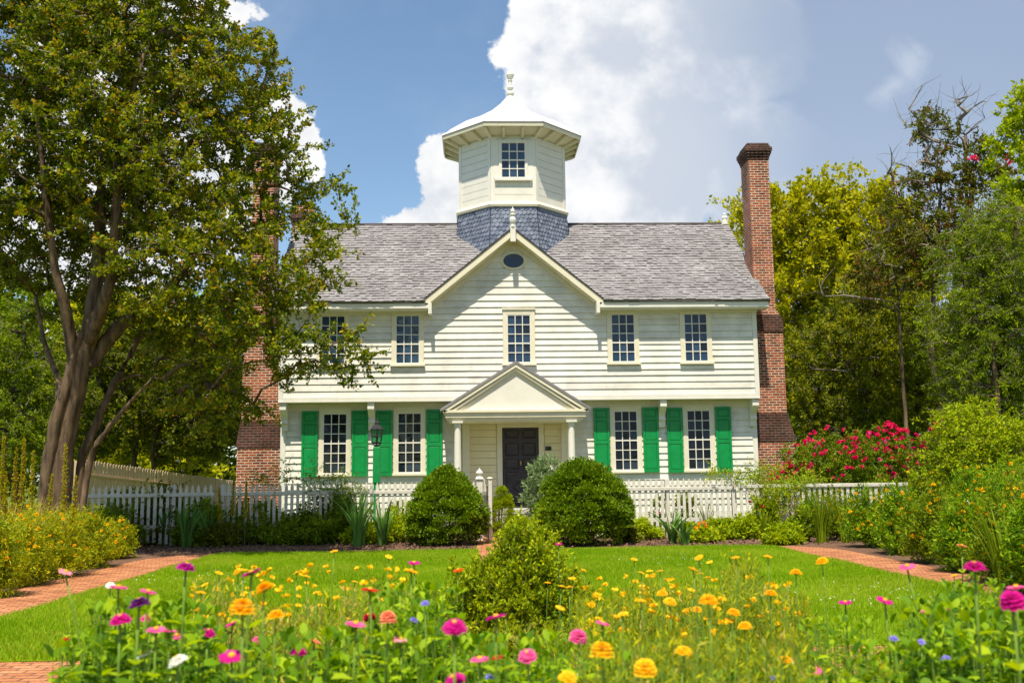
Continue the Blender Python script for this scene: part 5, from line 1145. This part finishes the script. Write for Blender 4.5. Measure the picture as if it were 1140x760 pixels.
# ------------------------------------------------------------------ the zinnias in front
def head_mesh(kind, colr):
    """bloom of radius 1, opening towards +z"""
    key = 'bloom_%s_%s' % (kind, colr)
    if key in bpy.data.meshes: return bpy.data.meshes[key]
    V, Q = [], []
    if kind == 'double': rings_ = [(1.0, -.02, 17, -.10), (.90, .10, 16, .05), (.76, .22, 14, .25), (.58, .32, 12, .5), (.38, .38, 9, .9)]
    elif kind == 'single': rings_ = [(1.0, .0, 15, .12), (.88, .05, 13, .2)]
    elif kind == 'dome': rings_ = [(1.0, -.10, 20, -.35), (.98, .06, 19, -.1), (.90, .22, 17, .15), (.74, .38, 15, .4), (.54, .50, 12, .7), (.32, .56, 9, 1.1)]
    else: rings_ = [(1.0, .10, 12, .35), (.85, .16, 10, .6)]
    nv = 0
    for (r, z, n, tilt) in rings_:
        off = rng.uniform(0, 1)
        for i in range(n):
            a = 2*np.pi*(i+off)/n+rng.normal(0, .05); d = np.array([math.cos(a), math.sin(a), 0]); s = np.array([-d[1], d[0], 0]); L = r*rng.uniform(.9, 1.06); w = .95*np.pi*r/n*1.25; tl = tilt+rng.normal(0, .08)
            def pt(t, u, lift=0): return d*(L*t)+s*(u*w)+np.array([0, 0, z+tl*L*(t-.25)*.8-.10*abs(u)*1+lift-(.10*t**3)])
            pv = [pt(.15, -.35), pt(.15, .35), pt(.6, -.95), pt(.6, 0, .02), pt(.6, .95), pt(.92, -.8), pt(1.0, 0, .0), pt(.92, .8)]
            V += pv; Q += [[nv, nv+1, nv+3, nv+2], [nv+1, nv+4, nv+3, nv+3], [nv+2, nv+3, nv+6, nv+5], [nv+3, nv+4, nv+7, nv+6]]; nv += 8
    me = bpy.data.meshes.new(key); me.from_pydata([tuple(map(float, v)) for v in V], [], [tuple(dict.fromkeys(q)) for q in Q]); me.materials.append(PM[colr]); return me
def center_mesh(kind, dark):
    key = 'center_%s_%s' % (kind, dark)
    if key in bpy.data.meshes: return bpy.data.meshes[key]
    b = MB(); z0 = {'double': .30, 'dome': .45, 'single': .06}.get(kind, .1); r = .26 if kind != 'double' else .2
    b.lathe((0, 0, z0), [(r*.8, -.05), (r, .04), (r*.85, .12), (r*.4, .17), (.01, .18)], 12)
    for i in range(16): a = i*2.4; q = r*(.35+.6*i/16); b.lathe((q*math.cos(a), q*math.sin(a), z0+.10), [(.03, 0), (.05, .06), (.01, .12)], 5)
    me = bpy.data.meshes.new(key); me.from_pydata(b.v, [], b.f); me.materials.append(M['discd'] if dark else M['disc']); return me
def calyx_mesh():
    if 'calyx' in bpy.data.meshes: return bpy.data.meshes['calyx']
    b = MB(); b.lathe((0, 0, 0), [(.05, -.42), (.22, -.28), (.30, -.10), (.26, .02), (.02, .05)], 10); me = bpy.data.meshes.new('calyx'); me.from_pydata(b.v, [], b.f); me.materials.append(M['twig']); return me
def zinnia(px, py, wpx, colr, kind, label, name='zinnia', cat='flower', diam=.066, leafy_=11, lean=0, tilt=None, group='zinnias in the front bed', leafsize=.085, dark=False, stemr=.0032, center=True):
    D = FPX*diam/wpx; D = max(2.3, min(7.0, D*.88)); diam = wpx*D/FPX
    p = at(px, py, d=D); h = p[2]; g = np.array([p[0]-lean*D/FPX, p[1]+rng.uniform(-.05, .05), 0]); root = thing(name, g, label, cat, group)
    mid = (g+p)/2+np.array([rng.normal(0, .02)-lean*D/FPX*.15, rng.normal(0, .02), 0]); q = p-np.array([0, 0, diam*.2])
    pts = [(1-t)**2*g+2*t*(1-t)*mid+t*t*q for t in np.linspace(0, 1, 9)]
    MB().tube(pts, [stemr*1.5-.5*stemr*i/8 for i in range(9)], 6).build('stem', M['twig'], root, smooth=True)
    if leafy_:
        P_, D_, S_ = [], [], []
        hi = .93 if not lean else .6
        for i in range(leafy_):
            t = .30+(hi-.30)*i/leafy_; k = min(7, int(t*8)); b0 = pts[k]+(pts[k+1]-pts[k])*(t*8-k); a = rng.uniform(0, 6.28)
            for s in (0, math.pi): P_.append(b0); D_.append((math.cos(a+s), math.sin(a+s), rng.uniform(.1, .7))); S_.append(leafsize*rng.uniform(.7, 1.25)*(1.1-.4*t))
        V, Q = scatter(T_LEAF, np.array(P_), np.array(D_), np.array(S_), up=np.tile((0, 0, 1.), (len(P_), 1))+rng.normal(0, .15, (len(P_), 3)), wid=1.35)
        # leaf normals up: cross(D, up)
        npmesh('leaves', V, Q, M['lf_zin'], root)
    o = link('bloom', head_mesh(kind, colr), root); s = diam/2
    rx, ry = (max(-.12, rng.normal(.06, .14)), rng.normal(0, .24)) if tilt is None else tilt
    mw = Matrix.Translation(p) @ Matrix.Rotation(ry, 4, 'Y') @ Matrix.Rotation(rx, 4, 'X') @ Matrix.Rotation(rng.uniform(0, 6), 4, 'Z') @ Matrix.Scale(s, 4)
    o.parent = root; o.matrix_parent_inverse = Matrix.Translation(-Vector(g)); o.matrix_basis = mw
    subs = [('calyx', calyx_mesh())]
    if kind != 'dome' and center: subs.append(('bloom_center', center_mesh(kind, dark)))
    for nm, me in subs:
        c = bpy.data.objects.new(nm, me); col.objects.link(c); c.parent = o
    return root
ZL = [
 (207, 631, 22, 'orchid', 'double', 'tall purple zinnia dome standing alone on a pale stem at left', 0), (73, 636, 17, 'palepink', 'single', 'faded pink zinnia on a long leaning brown stem at far left', -60), (123, 651, 12, 'white', 'double', 'small creamy bloom touching the pink one at left', 0),
 (132, 653, 20, 'pink', 'single', 'flat pink zinnia just above the dark purple one', 0), (165, 658, 20, 'pink', 'single', 'pink zinnia right above the dark purple bloom', 0), (155, 671, 25, 'purple', 'double', 'darkest purple shaggy zinnia in the left group', 0), (171, 667, 12, 'yellow', 'double', 'small yellow bloom half behind the dark purple zinnia', 0),
 (134, 689, 24, 'magenta', 'double', 'deep pink zinnia below and left of the purple one', 0), (165, 688, 18, 'pink', 'double', 'small rose pink zinnia below the purple one', 0), (71, 714, 17, 'red', 'double', 'red zinnia nearest the left edge', 0), (174, 700, 22, 'pink', 'single', 'pink zinnia with orange eye, left of the crowded trio', 0),
 (188, 702, 20, 'pink', 'single', 'pink zinnia in the middle of the crowded trio', 0), (197, 707, 19, 'pink', 'single', 'pink zinnia with orange eye, right of the crowded trio', 0), (231, 704, 19, 'magenta', 'double', 'pink zinnia right of the crowded trio', 0), (161, 728, 21, 'white', 'single', 'white zinnia with yellow eye, leftmost of the three white ones', 0),
 (198, 735, 24, 'white', 'double', 'white shaggy zinnia, largest of the three white ones', 0), (194, 755, 19, 'white', 'single', 'white zinnia cut by the bottom edge', 0), (280, 637, 22, 'magenta', 'single', 'magenta zinnia above the golden dome, seen from the side', 0), (270, 676, 29, 'gold', 'dome', 'large golden orange domed bloom left of centre', 0),
 (259, 693, 18, 'magenta', 'single', 'thin magenta bloom under the golden dome', 0), (258, 730, 30, 'magenta', 'single', 'large open magenta zinnia with orange eye at bottom left', 0), (289, 713, 18, 'pink', 'double', 'small pink zinnia with red eye right of the large magenta one', 0), (332, 725, 20, 'magenta', 'double', 'rose pink zinnia among the dry stems', 0),
 (350, 712, 18, 'salmon', 'single', 'flat salmon zinnia above the dry stems', 0), (246, 671, 9, 'salmon', 'single', 'tiny salmon bloom left of the golden dome', 0), (412, 656, 20, 'red', 'single', 'heart shaped red zinnia left of centre', 0), (411, 686, 16, 'crimson', 'double', 'dark crimson zinnia below the heart shaped red one', 0),
 (432, 687, 21, 'salmon', 'dome', 'salmon zinnia with yellow top right of the crimson one', 0), (396, 694, 24, 'pink', 'single', 'pale pink zinnia seen edge on, left of the salmon one', 0), (440, 746, 16, 'salmon', 'double', 'orange salmon bud low in the leaves', 0), (446, 711, 20, 'palepink', 'single', 'flat peach zinnia left of the pyramid shrub', 0),
 (461, 626, 14, 'magenta', 'single', 'small magenta zinnia right over the yellow one', 0), (458, 635, 17, 'gold', 'single', 'yellow bloom on a tall pale stem left of the pyramid shrub', 0), (510, 634, 12, 'redorange', 'single', 'small red orange zinnia at the left flank of the pyramid shrub', 0), (552, 686, 24, 'magenta', 'single', 'pink zinnia with yellow eye before the pyramid shrub', 0),
 (506, 697, 29, 'magenta', 'double', 'largest magenta zinnia, at the left foot of the pyramid shrub', 0), (587, 729, 23, 'pink', 'double', 'pink zinnia with gold eye, rightmost before the pyramid shrub', 0), (534, 733, 23, 'pink', 'single', 'pink zinnia touching a red one at the bottom', 0), (553, 731, 19, 'red', 'single', 'red zinnia with yellow eye touching a pink one', 0),
 (506, 757, 27, 'magenta', 'double', 'bright pink zinnia cut by the bottom edge', 0), (622, 605, 9, 'magenta', 'single', 'small magenta bloom over the right boxwood foot', 0), (671, 693, 17, 'pink', 'single', 'flat violet pink zinnia right of the pyramid shrub', 0), (644, 708, 21, 'pink', 'dome', 'cup shaped pink zinnia right of the pyramid shrub', 0),
 (1010, 630, 19, 'pink', 'single', 'light pink zinnia on a long bent stem over the right lawn', -35), (1085, 631, 26, 'magenta', 'double', 'large magenta zinnia on a dark stem near the right path', 0), (941, 670, 15, 'magenta', 'single', 'small magenta zinnia, leftmost over the right lawn', 0), (985, 668, 19, 'magenta', 'single', 'magenta zinnia with a curved stem over the right lawn', -12),
 (1033, 679, 16, 'pink', 'single', 'pink zinnia with orange eye over the right lawn', 0), (1052, 680, 15, 'magenta', 'double', 'ragged pink zinnia above a dark seed head', 0), (1131, 653, 21, 'pink', 'single', 'soft pink zinnia above the big magenta one at right edge', 0), (1127, 668, 30, 'magenta', 'dome', 'biggest magenta zinnia at the right edge', 0),
 (1110, 710, 11, 'red', 'double', 'small crimson bloom, left of a pair at lower right', 0), (1120, 713, 10, 'magenta', 'double', 'small magenta bloom, right of a pair at lower right', 0), (907, 745, 18, 'pink', 'single', 'pink zinnia with orange eye alone at the bottom right', 0), (1071, 607, 12, 'salmon', 'single', 'salmon bloom in front of the yellow daisies at right', 0)]
for px, py, w, c_, kd, lab, ln in ZL: zinnia(px, py, w, c_, kd, lab, lean=ln, tilt=(.35, 0) if lab.startswith(('large open', 'largest')) else None)
ML = [(294, 654, 23, 'tall yellow bloom above right of the golden dome'), (307, 684, 21, 'yellow bloom right of the golden dome'), (670, 724, 29, 'largest yellow bloom, left in the yellow patch'), (718, 743, 28, 'second largest yellow bloom near the bottom edge'), (761, 724, 21, 'flat yellow bloom right of centre in the yellow patch'), (632, 753, 23, 'yellow bloom cut by the bottom edge'),
      (731, 722, 14, 'small yellow bloom between the two largest yellow ones'), (769, 733, 13, 'small yellow bloom just below the flat one'), (874, 734, 17, 'single orange yellow bloom at the bottom right of the patch'), (737, 660, 14, 'pale yellow bloom at the top left of the patch'), (746, 669, 16, 'double yellow bloom left of the big cluster'), (789, 668, 24, 'broad golden cluster in the middle of the yellow patch'), (776, 678, 13, 'orange bloom below the broad cluster'),
      (817, 681, 16, 'bright gold bloom right of the broad cluster'), (813, 690, 12, 'small gold bloom under the bright gold one'), (829, 696, 17, 'gold bloom near the brick at right of the patch'), (694, 682, 12, 'small yellow bloom left in the patch'), (684, 684, 9, 'tiny orange bloom left of the small yellow one'), (886, 637, 15, 'yellow bloom standing clear over the lawn at right'), (855, 619, 11, 'orange bloom high over the lawn'),
      (778, 620, 11, 'topmost orange bloom of the middle stems'), (819, 620, 10, 'topmost orange bloom of the dark bushy stems'), (706, 622, 8, 'lone orange bloom high over the lawn near the boxwood'), (735, 635, 8, 'small yellow bloom, right of a row of three'), (723, 635, 8, 'small yellow bloom, middle of a row of three'), (714, 637, 9, 'small yellow bloom, left of a row of three'), (772, 633, 12, 'yellow bloom below the topmost orange one'), (779, 638, 9, 'small yellow bloom under the topmost group'), (790, 625, 8, 'small yellow bloom right of the topmost one'),
      (858, 660, 15, 'orange bloom at the right end of the yellow patch'), (770, 656, 10, 'small yellow bloom above the broad cluster'), (665, 661, 9, 'small yellow bloom above the flat violet zinnia'), (714, 668, 11, 'orange yellow bloom left of the double one'), (915, 624, 15, 'tall orange bloom alone over the right lawn'), (265, 724-88, 13, 'small yellow bloom left of the side on magenta one'), (270, 634, 12, 'small yellow bloom touching the side on magenta one'), (330, 637, 10, 'yellow bloom pair over the lawn, left one'), (341, 641, 11, 'yellow bloom pair over the lawn, right one'),
      (395, 647, 8, 'small yellow bloom beside the heart shaped red zinnia'), (352, 659, 10, 'yellow bloom over the dry stems'), (388, 687, 9, 'small yellow bloom left of the crimson zinnia'), (332, 673, 9, 'small gold bloom over the dry stems'), (625, 652, 9, 'yellow bloom at the right flank of the pyramid shrub'), (637, 643, 9, 'upper yellow bloom right of the pyramid shrub'), (634, 653, 10, 'lower yellow bloom right of the pyramid shrub'), (624, 676, 12, 'yellow bloom low at the right flank of the pyramid shrub'),
      (610, 648, 7, 'tiny orange bloom on the right side of the pyramid shrub'), (650, 634, 7, 'tiny orange bloom over the lawn near the pyramid shrub'), (244, 637, 10, 'thin yellow bloom near the left lawn edge'), (228, 650, 9, 'lowest thin yellow bloom near the left lawn edge'), (224, 659, 12, 'orange bloom seen edge on near the left lawn edge'), (372, 613, 9, 'orange bloom at the back edge of the lawn'), (433, 619, 9, 'yellow bloom at the back of the lawn left of centre'), (1062, 640, 8, 'small orange bloom near the right path')]
for px, py, w, lab in ML: zinnia(px, py, w, 'gold' if 'gold' in lab or 'orange' in lab else 'yellow', 'dome' if w > 27 and 'flat' not in lab else ('double' if w > 12 else 'single'), lab, 'marigold', 'flower', .06 if w > 12 else .045, leafy_=3, leafsize=.05, group='yellow and orange blooms in the front bed', stemr=.0022)
for px, py, lab in [(473, 671, 'lavender bloom left of the big magenta zinnia, upper one'), (461, 690, 'lavender bloom left of the big magenta zinnia, lower one'), (545, 753, 'violet blue bloom at the bottom below the red zinnia'), (995, 710, 'lavender bloom left of a row over the bricks'), (1025, 714, 'widest lavender bloom over the bricks'), (1053, 732, 'round lavender bloom at lower right'), (860, 754, 'violet bloom at the bottom near the orange one')]:
    zinnia(px, py, 11, 'lavender', 'double', lab, 'ageratum', 'flower', .035, leafy_=3, leafsize=.04, group='lavender blooms in the front bed', stemr=.002, center=False)

# leafy mass and thin stems of the front bed
def bedmass():
    # broad zinnia leaves: plants at random, each a stem with pairs of leaves
    P_, D_, S_ = [], [], []; stems = MB()
    def zone(n, pxr, pyr, Dr, ls, prs, hmin=.2):
        for _ in range(n):
            D = rng.uniform(max(3.05, Dr[0]), Dr[1]+.3); px = rng.uniform(*pxr); py = rng.uniform(*pyr)+4
            t_ = at(px, py, d=D); h = t_[2]; g = np.array([t_[0], t_[1], 0])
            if h < .15: continue
            top = g+np.array([rng.normal(0, .04), rng.normal(0, .04), h]); stems.tube([g, (g+top)/2+rng.normal(0, .02, 3), top], [.0024, .002, .0014], 4)
            a = rng.uniform(0, 6.28)
            for i in range(prs):
                t = hmin+(1-hmin)*(i+1)/prs; b0 = g+(top-g)*t; a += math.pi/2+rng.normal(0, .25)
                for s in (0, math.pi): P_.append(b0); D_.append((math.cos(a+s), math.sin(a+s), rng.uniform(-.1, .85)+(1.1 if i == prs-1 else 0))); S_.append(ls*.95*rng.uniform(.5, 1.25)*(1.2-.65*t))
    zone(222, (95, 235), (672, 720), (2.9, 4.6), .10, 9); zone(341, (80, 300), (715, 775), (2.6, 4.0), .095, 9); zone(462, (300, 480), (700, 775), (2.6, 4.6), .095, 9); zone(173, (415, 500), (650, 700), (3.6, 5.0), .09, 9); zone(390, (480, 700), (705, 775), (2.6, 4.2), .085, 9)
    zone(292, (1010, 1150), (668, 720), (3.0, 4.6), .095, 9); zone(437, (960, 1160), (715, 775), (2.6, 4.0), .09, 9); zone(76, (1060, 1110), (640, 680), (3.6, 4.4), .08, 10)
    zone(535, (690, 1000), (745, 790), (2.6, 4.0), .06, 9); zone(76, (905, 960), (690, 720), (3.6, 5), .07, 6)
    V, Q = scatter(T_LEAF, np.array(P_), np.array(D_), np.array(S_), up=np.tile((0, 0, 1.), (len(P_), 1))+rng.normal(0, .25, (len(P_), 3)), wid=1.08)
    o = npmesh('zinnia_foliage', V, Q, M['lf_zin']); tag(o, 'broad bright green leaves filling the front bed', 'foliage', kind='stuff')
    # fine feathery stems of the yellow patch, and small leaved low cover
    T_, D_, S_, mi = [], [], [], []
    def wisps(n, pxr, pyf, Dr, straw=.15, per=40, ls=.045, sp=.5):
        for _ in range(n):
            D = rng.uniform(*Dr); px = rng.uniform(*pxr); py = pyf(px)+abs(rng.normal(0, 26)); t_ = at(px, py, d=D); h = t_[2]
            if h < .12: continue
            g = np.array([t_[0]+rng.normal(0, .08), t_[1], 0]); top = t_; m_ = (g+top)/2+rng.normal(0, .03, 3); pts = [(1-t)**2*g+2*t*(1-t)*m_+t*t*top for t in np.linspace(0, 1, 6)]; stems.tube(pts, [.003, .0028, .0025, .002, .0018, .0012], 3)
            st_ = rng.uniform() < straw
            for _k in range(per):
                t = rng.uniform(.12, 1); k = min(4, int(t*5)); T_.append(pts[k]+(pts[k+1]-pts[k])*(t*5-k)); D_.append((rng.normal(0, sp), rng.normal(0, sp), rng.uniform(.3, 1.2))); S_.append(ls*rng.uniform(.5, 1.4)); mi.append(1 if st_ else 0)
    wisps(1000, (640, 900), lambda x: 655+8*math.sin(x*.05)-25*math.exp(-((x-820)/22)**2)-20*math.exp(-((x-775)/18)**2), (4.6, 7.2), .06)
    wisps(900, (640, 900), lambda x: 705, (3.0, 4.8), .10, ls=.04)
    wisps(520, (215, 460), lambda x: 655+15*math.cos((x-330)*.03), (4.4, 7.0), .30); wisps(170, (290, 440), lambda x: 690, (3.6, 5.0), .5)
    wisps(300, (640, 1000), lambda x: 735, (2.7, 3.8), .2, ls=.035, sp=.9); wisps(150, (900, 1060), lambda x: 712, (3.8, 5.2), .1, ls=.035, sp=1.); wisps(60, (800, 845), lambda x: 612, (5.6, 6.6), .1, per=40)
    wisps(200, (440, 660), lambda x: 690, (4.6, 6.0), .2, ls=.035, sp=.8)
    V, Q = scatter(T_DIA, np.array(T_), np.array(D_), np.array(S_)*.95, wid=.32)
    o = npmesh('feathery_foliage', V, Q, [M['lf_core'], M['lf_straw']], None, np.array(mi)); tag(o, 'fine yellow green and straw coloured stems and leaves of the front bed', 'foliage', kind='stuff')
    o = stems.build('thin_stems', M['twig']); tag(o, 'thin upright green stems of the front bed', 'stems', kind='stuff')
    # the many tiny blooms in the patch
    n = 230; P = []
    for _ in range(n):
        px = rng.uniform(650, 890) if rng.uniform() < .74 else rng.uniform(215, 460); py = rng.uniform(640, 735) if px > 600 else rng.uniform(628, 690); P.append(at(px, py, d=rng.uniform(4.0, 6.5)))
    P = np.array(P); k = 9; V, Q = scatter((T_DIA[0]*np.array([1.9, 1, 1]), T_DIA[1]), np.repeat(P, k, 0), rng.normal(size=(n*k, 3))*(1, 1, .4), .020)
    o = npmesh('tiny_blooms', V, Q, PM['yellow']); tag(o, 'tiny orange yellow blooms scattered through the fine stems', 'blooms', kind='stuff')
bedmass()

# ------------------------------------------------------------------ sky, sun, render settings
EL, AZ = 66.0, 10.0      # sun high, a little to the left of straight in front of the facade
to_sun = Vector((-math.sin(R(AZ))*math.cos(R(EL)), -math.cos(R(AZ))*math.cos(R(EL)), math.sin(R(EL))))
sl = bpy.data.lights.new('sun', 'SUN'); sl.energy = 4.9; sl.angle = R(.53); sl.color = (1, .90, .74)
so_ = bpy.data.objects.new('sun', sl); col.objects.link(so_); so_.rotation_euler = to_sun.to_track_quat('Z', 'Y').to_euler(); so_.location = (0, -10, 40)
w = bpy.data.worlds.new('World'); sc.world = w; w.use_nodes = True; n = w.node_tree.nodes; l = w.node_tree.links; bg = n['Background']
sky = n.new('ShaderNodeTexSky'); sky.sky_type = 'NISHITA'; sky.sun_disc = False; sky.sun_elevation = R(EL); sky.sun_rotation = math.atan2(to_sun.x, to_sun.y); sky.air_density = 1.0; sky.dust_density = .6; sky.ozone_density = 1.6
def math_(op, a, b=None, c=None, clamp=False):
    m_ = n.new('ShaderNodeMath'); m_.operation = op; m_.use_clamp = clamp
    for i, v in enumerate((a, b, c)):
        if v is None: continue
        if isinstance(v, (int, float)): m_.inputs[i].default_value = v
        else: l.new(v, m_.inputs[i])
    return m_.outputs[0]
tc = n.new('ShaderNodeTexCoord'); sx = n.new('ShaderNodeSeparateXYZ'); l.new(tc.outputs['Generated'], sx.inputs[0])
yy = math_('MAXIMUM', sx.outputs[1], .05); u_ = math_('DIVIDE', sx.outputs[0], yy); v_ = math_('DIVIDE', sx.outputs[2], yy)
uv = n.new('ShaderNodeCombineXYZ'); l.new(u_, uv.inputs[0]); l.new(v_, uv.inputs[1])
nz = n.new('ShaderNodeTexNoise'); nz.inputs['Scale'].default_value = 11; nz.inputs['Detail'].default_value = 10; nz.inputs['Roughness'].default_value = .58; l.new(uv.outputs[0], nz.inputs['Vector'])
nz2 = n.new('ShaderNodeTexNoise'); nz2.inputs['Scale'].default_value = 5; nz2.inputs['Detail'].default_value = 8; nz2.inputs['Roughness'].default_value = .55; l.new(uv.outputs[0], nz2.inputs['Vector'])
nz3 = n.new('ShaderNodeTexNoise'); nz3.inputs['Scale'].default_value = 26; nz3.inputs['Detail'].default_value = 6; l.new(uv.outputs[0], nz3.inputs['Vector'])
wv = n.new('ShaderNodeVectorMath'); wv.operation = 'MULTIPLY_ADD'; l.new(nz.outputs['Color'], wv.inputs[0]); wv.inputs[1].default_value = (.11, .11, 0); wv.inputs[2].default_value = (-.055, -.055, 0)
wa = n.new('ShaderNodeVectorMath'); wa.operation = 'ADD'; l.new(uv.outputs[0], wa.inputs[0]); l.new(wv.outputs[0], wa.inputs[1])
def uvof(px, py): r = ray(px, py); return r[0]/r[1], r[2]/r[1]
def blobfield(lst):
    acc = None
    for px, py, rp_ in lst:
        a, b_ = uvof(px, py); d = n.new('ShaderNodeVectorMath'); d.operation = 'DISTANCE'; l.new(wa.outputs[0], d.inputs[0]); d.inputs[1].default_value = (a, b_, 0)
        s = math_('MULTIPLY_ADD', d.outputs['Value'], -FPX/rp_, 1.0)
        s = math_('MULTIPLY', s, min(1.0, rp_/45.0))
        if acc is None: acc = s
        else:
            q = n.new('ShaderNodeMath'); q.operation = 'SMOOTH_MAX'; q.inputs[2].default_value = .08; l.new(acc, q.inputs[0]); l.new(s, q.inputs[1]); acc = q.outputs[0]
    return acc
def sstep(v, a, b):
    m_ = n.new('ShaderNodeMapRange'); m_.interpolation_type = 'SMOOTHSTEP'; m_.inputs['From Min'].default_value = a; m_.inputs['From Max'].default_value = b; l.new(v, m_.inputs['Value']); return m_.outputs['Result']
big = blobfield([(620, 30, 68), (585, 52, 40), (592, 95, 42), (612, 150, 60), (690, 60, 110), (670, 170, 80), (760, 120, 110), (720, 210, 80), (800, 30, 120), (640, 235, 50), (850, 190, 90)])
sml = blobfield([(490, 190, 36), (505, 225, 48), (470, 240, 36), (448, 246, 22), (520, 195, 34), (330, 138, 32), (352, 165, 30), (300, 130, 36), (318, 175, 34), (372, 172, 12), (262, 22, 28), (215, 10, 50), (120, 60, 120), (60, 200, 120), (200, 220, 90), (120, 330, 90)])
wsp = blobfield([(1010, 78, 24), (990, 100, 18), (1022, 62, 14)])
mb_ = sstep(big, -.03, .14); ms_ = sstep(sml, -.02, .10)
ub = uvof(690, 100)[0]; ue = uvof(960, 100)[0]
fade = math_('SUBTRACT', 1.0, sstep(math_('ADD', u_, math_('MULTIPLY_ADD', nz2.outputs['Fac'], .16, -.08)), ub, ue))
mb2 = math_('MULTIPLY', mb_, fade)
veil = sstep(math_('ADD', u_, math_('MULTIPLY_ADD', nz2.outputs['Fac'], .10, -.05)), uvof(600, 100)[0], uvof(800, 100)[0])
haze_ = math_('MULTIPLY', sstep(nz2.outputs['Fac'], .46, .75), .22)
def mixc(f, a, b):
    m_ = n.new('ShaderNodeMixRGB')
    if isinstance(f, (int, float)): m_.inputs[0].default_value = f
    else: l.new(f, m_.inputs[0])
    for i, c in ((1, a), (2, b)):
        if isinstance(c, tuple): m_.inputs[i].default_value = (*c, 1)
        else: l.new(c, m_.inputs[i])
    return m_.outputs[0]
K = 10.0
skm = n.new('ShaderNodeVectorMath'); skm.operation = 'MULTIPLY'; l.new(sky.outputs[0], skm.inputs[0]); skm.inputs[1].default_value = (1.25, 1.33, 1.30)
skyc = mixc(haze_, skm.outputs[0], (.52*K, .58*K, .66*K))
veilc = mixc(sstep(math_('ADD', v_, math_('MULTIPLY', nz2.outputs['Fac'], .2)), .1, .62), (.46*K, .54*K, .66*K), (.29*K, .36*K, .49*K))
c1 = mixc(math_('MULTIPLY', veil, .86), skyc, veilc)
shade = math_('ADD', math_('MULTIPLY', nz.outputs['Fac'], .8), math_('MULTIPLY', nz3.outputs['Fac'], .25))
shb = sstep(math_('ADD', math_('ADD', shade, math_('MULTIPLY', big, -.16)), math_('MULTIPLY_ADD', u_, -.9, .9*uvof(665, 100)[0])), .30, .58)
cloudb = mixc(shb, (.50*K, .545*K, .62*K), (.79*K, .79*K, .795*K))
c2 = mixc(mb2, c1, cloudb)
clouds_ = mixc(sstep(shade, .35, .6), (.54*K, .58*K, .64*K), (.78*K, .78*K, .78*K))
c3 = mixc(ms_, c2, clouds_)
c4 = mixc(math_('MULTIPLY', sstep(wsp, -.3, .5), .32), c3, (.7*K, .73*K, .78*K))
l.new(c4, bg.inputs['Color']); bg.inputs['Strength'].default_value = .09
sc.view_settings.view_transform = 'Standard'; sc.view_settings.look = 'None'; sc.view_settings.gamma = 1; sc.view_settings.exposure = .5
sc.render.engine = 'CYCLES'
cy = sc.cycles; cy.max_bounces = 8; cy.diffuse_bounces = 3; cy.glossy_bounces = 3; cy.transmission_bounces = 5; cy.transparent_max_bounces = 8; cy.use_denoising = True; cy.sample_clamp_indirect = 6; cy.caustics_reflective = False; cy.caustics_refractive = False
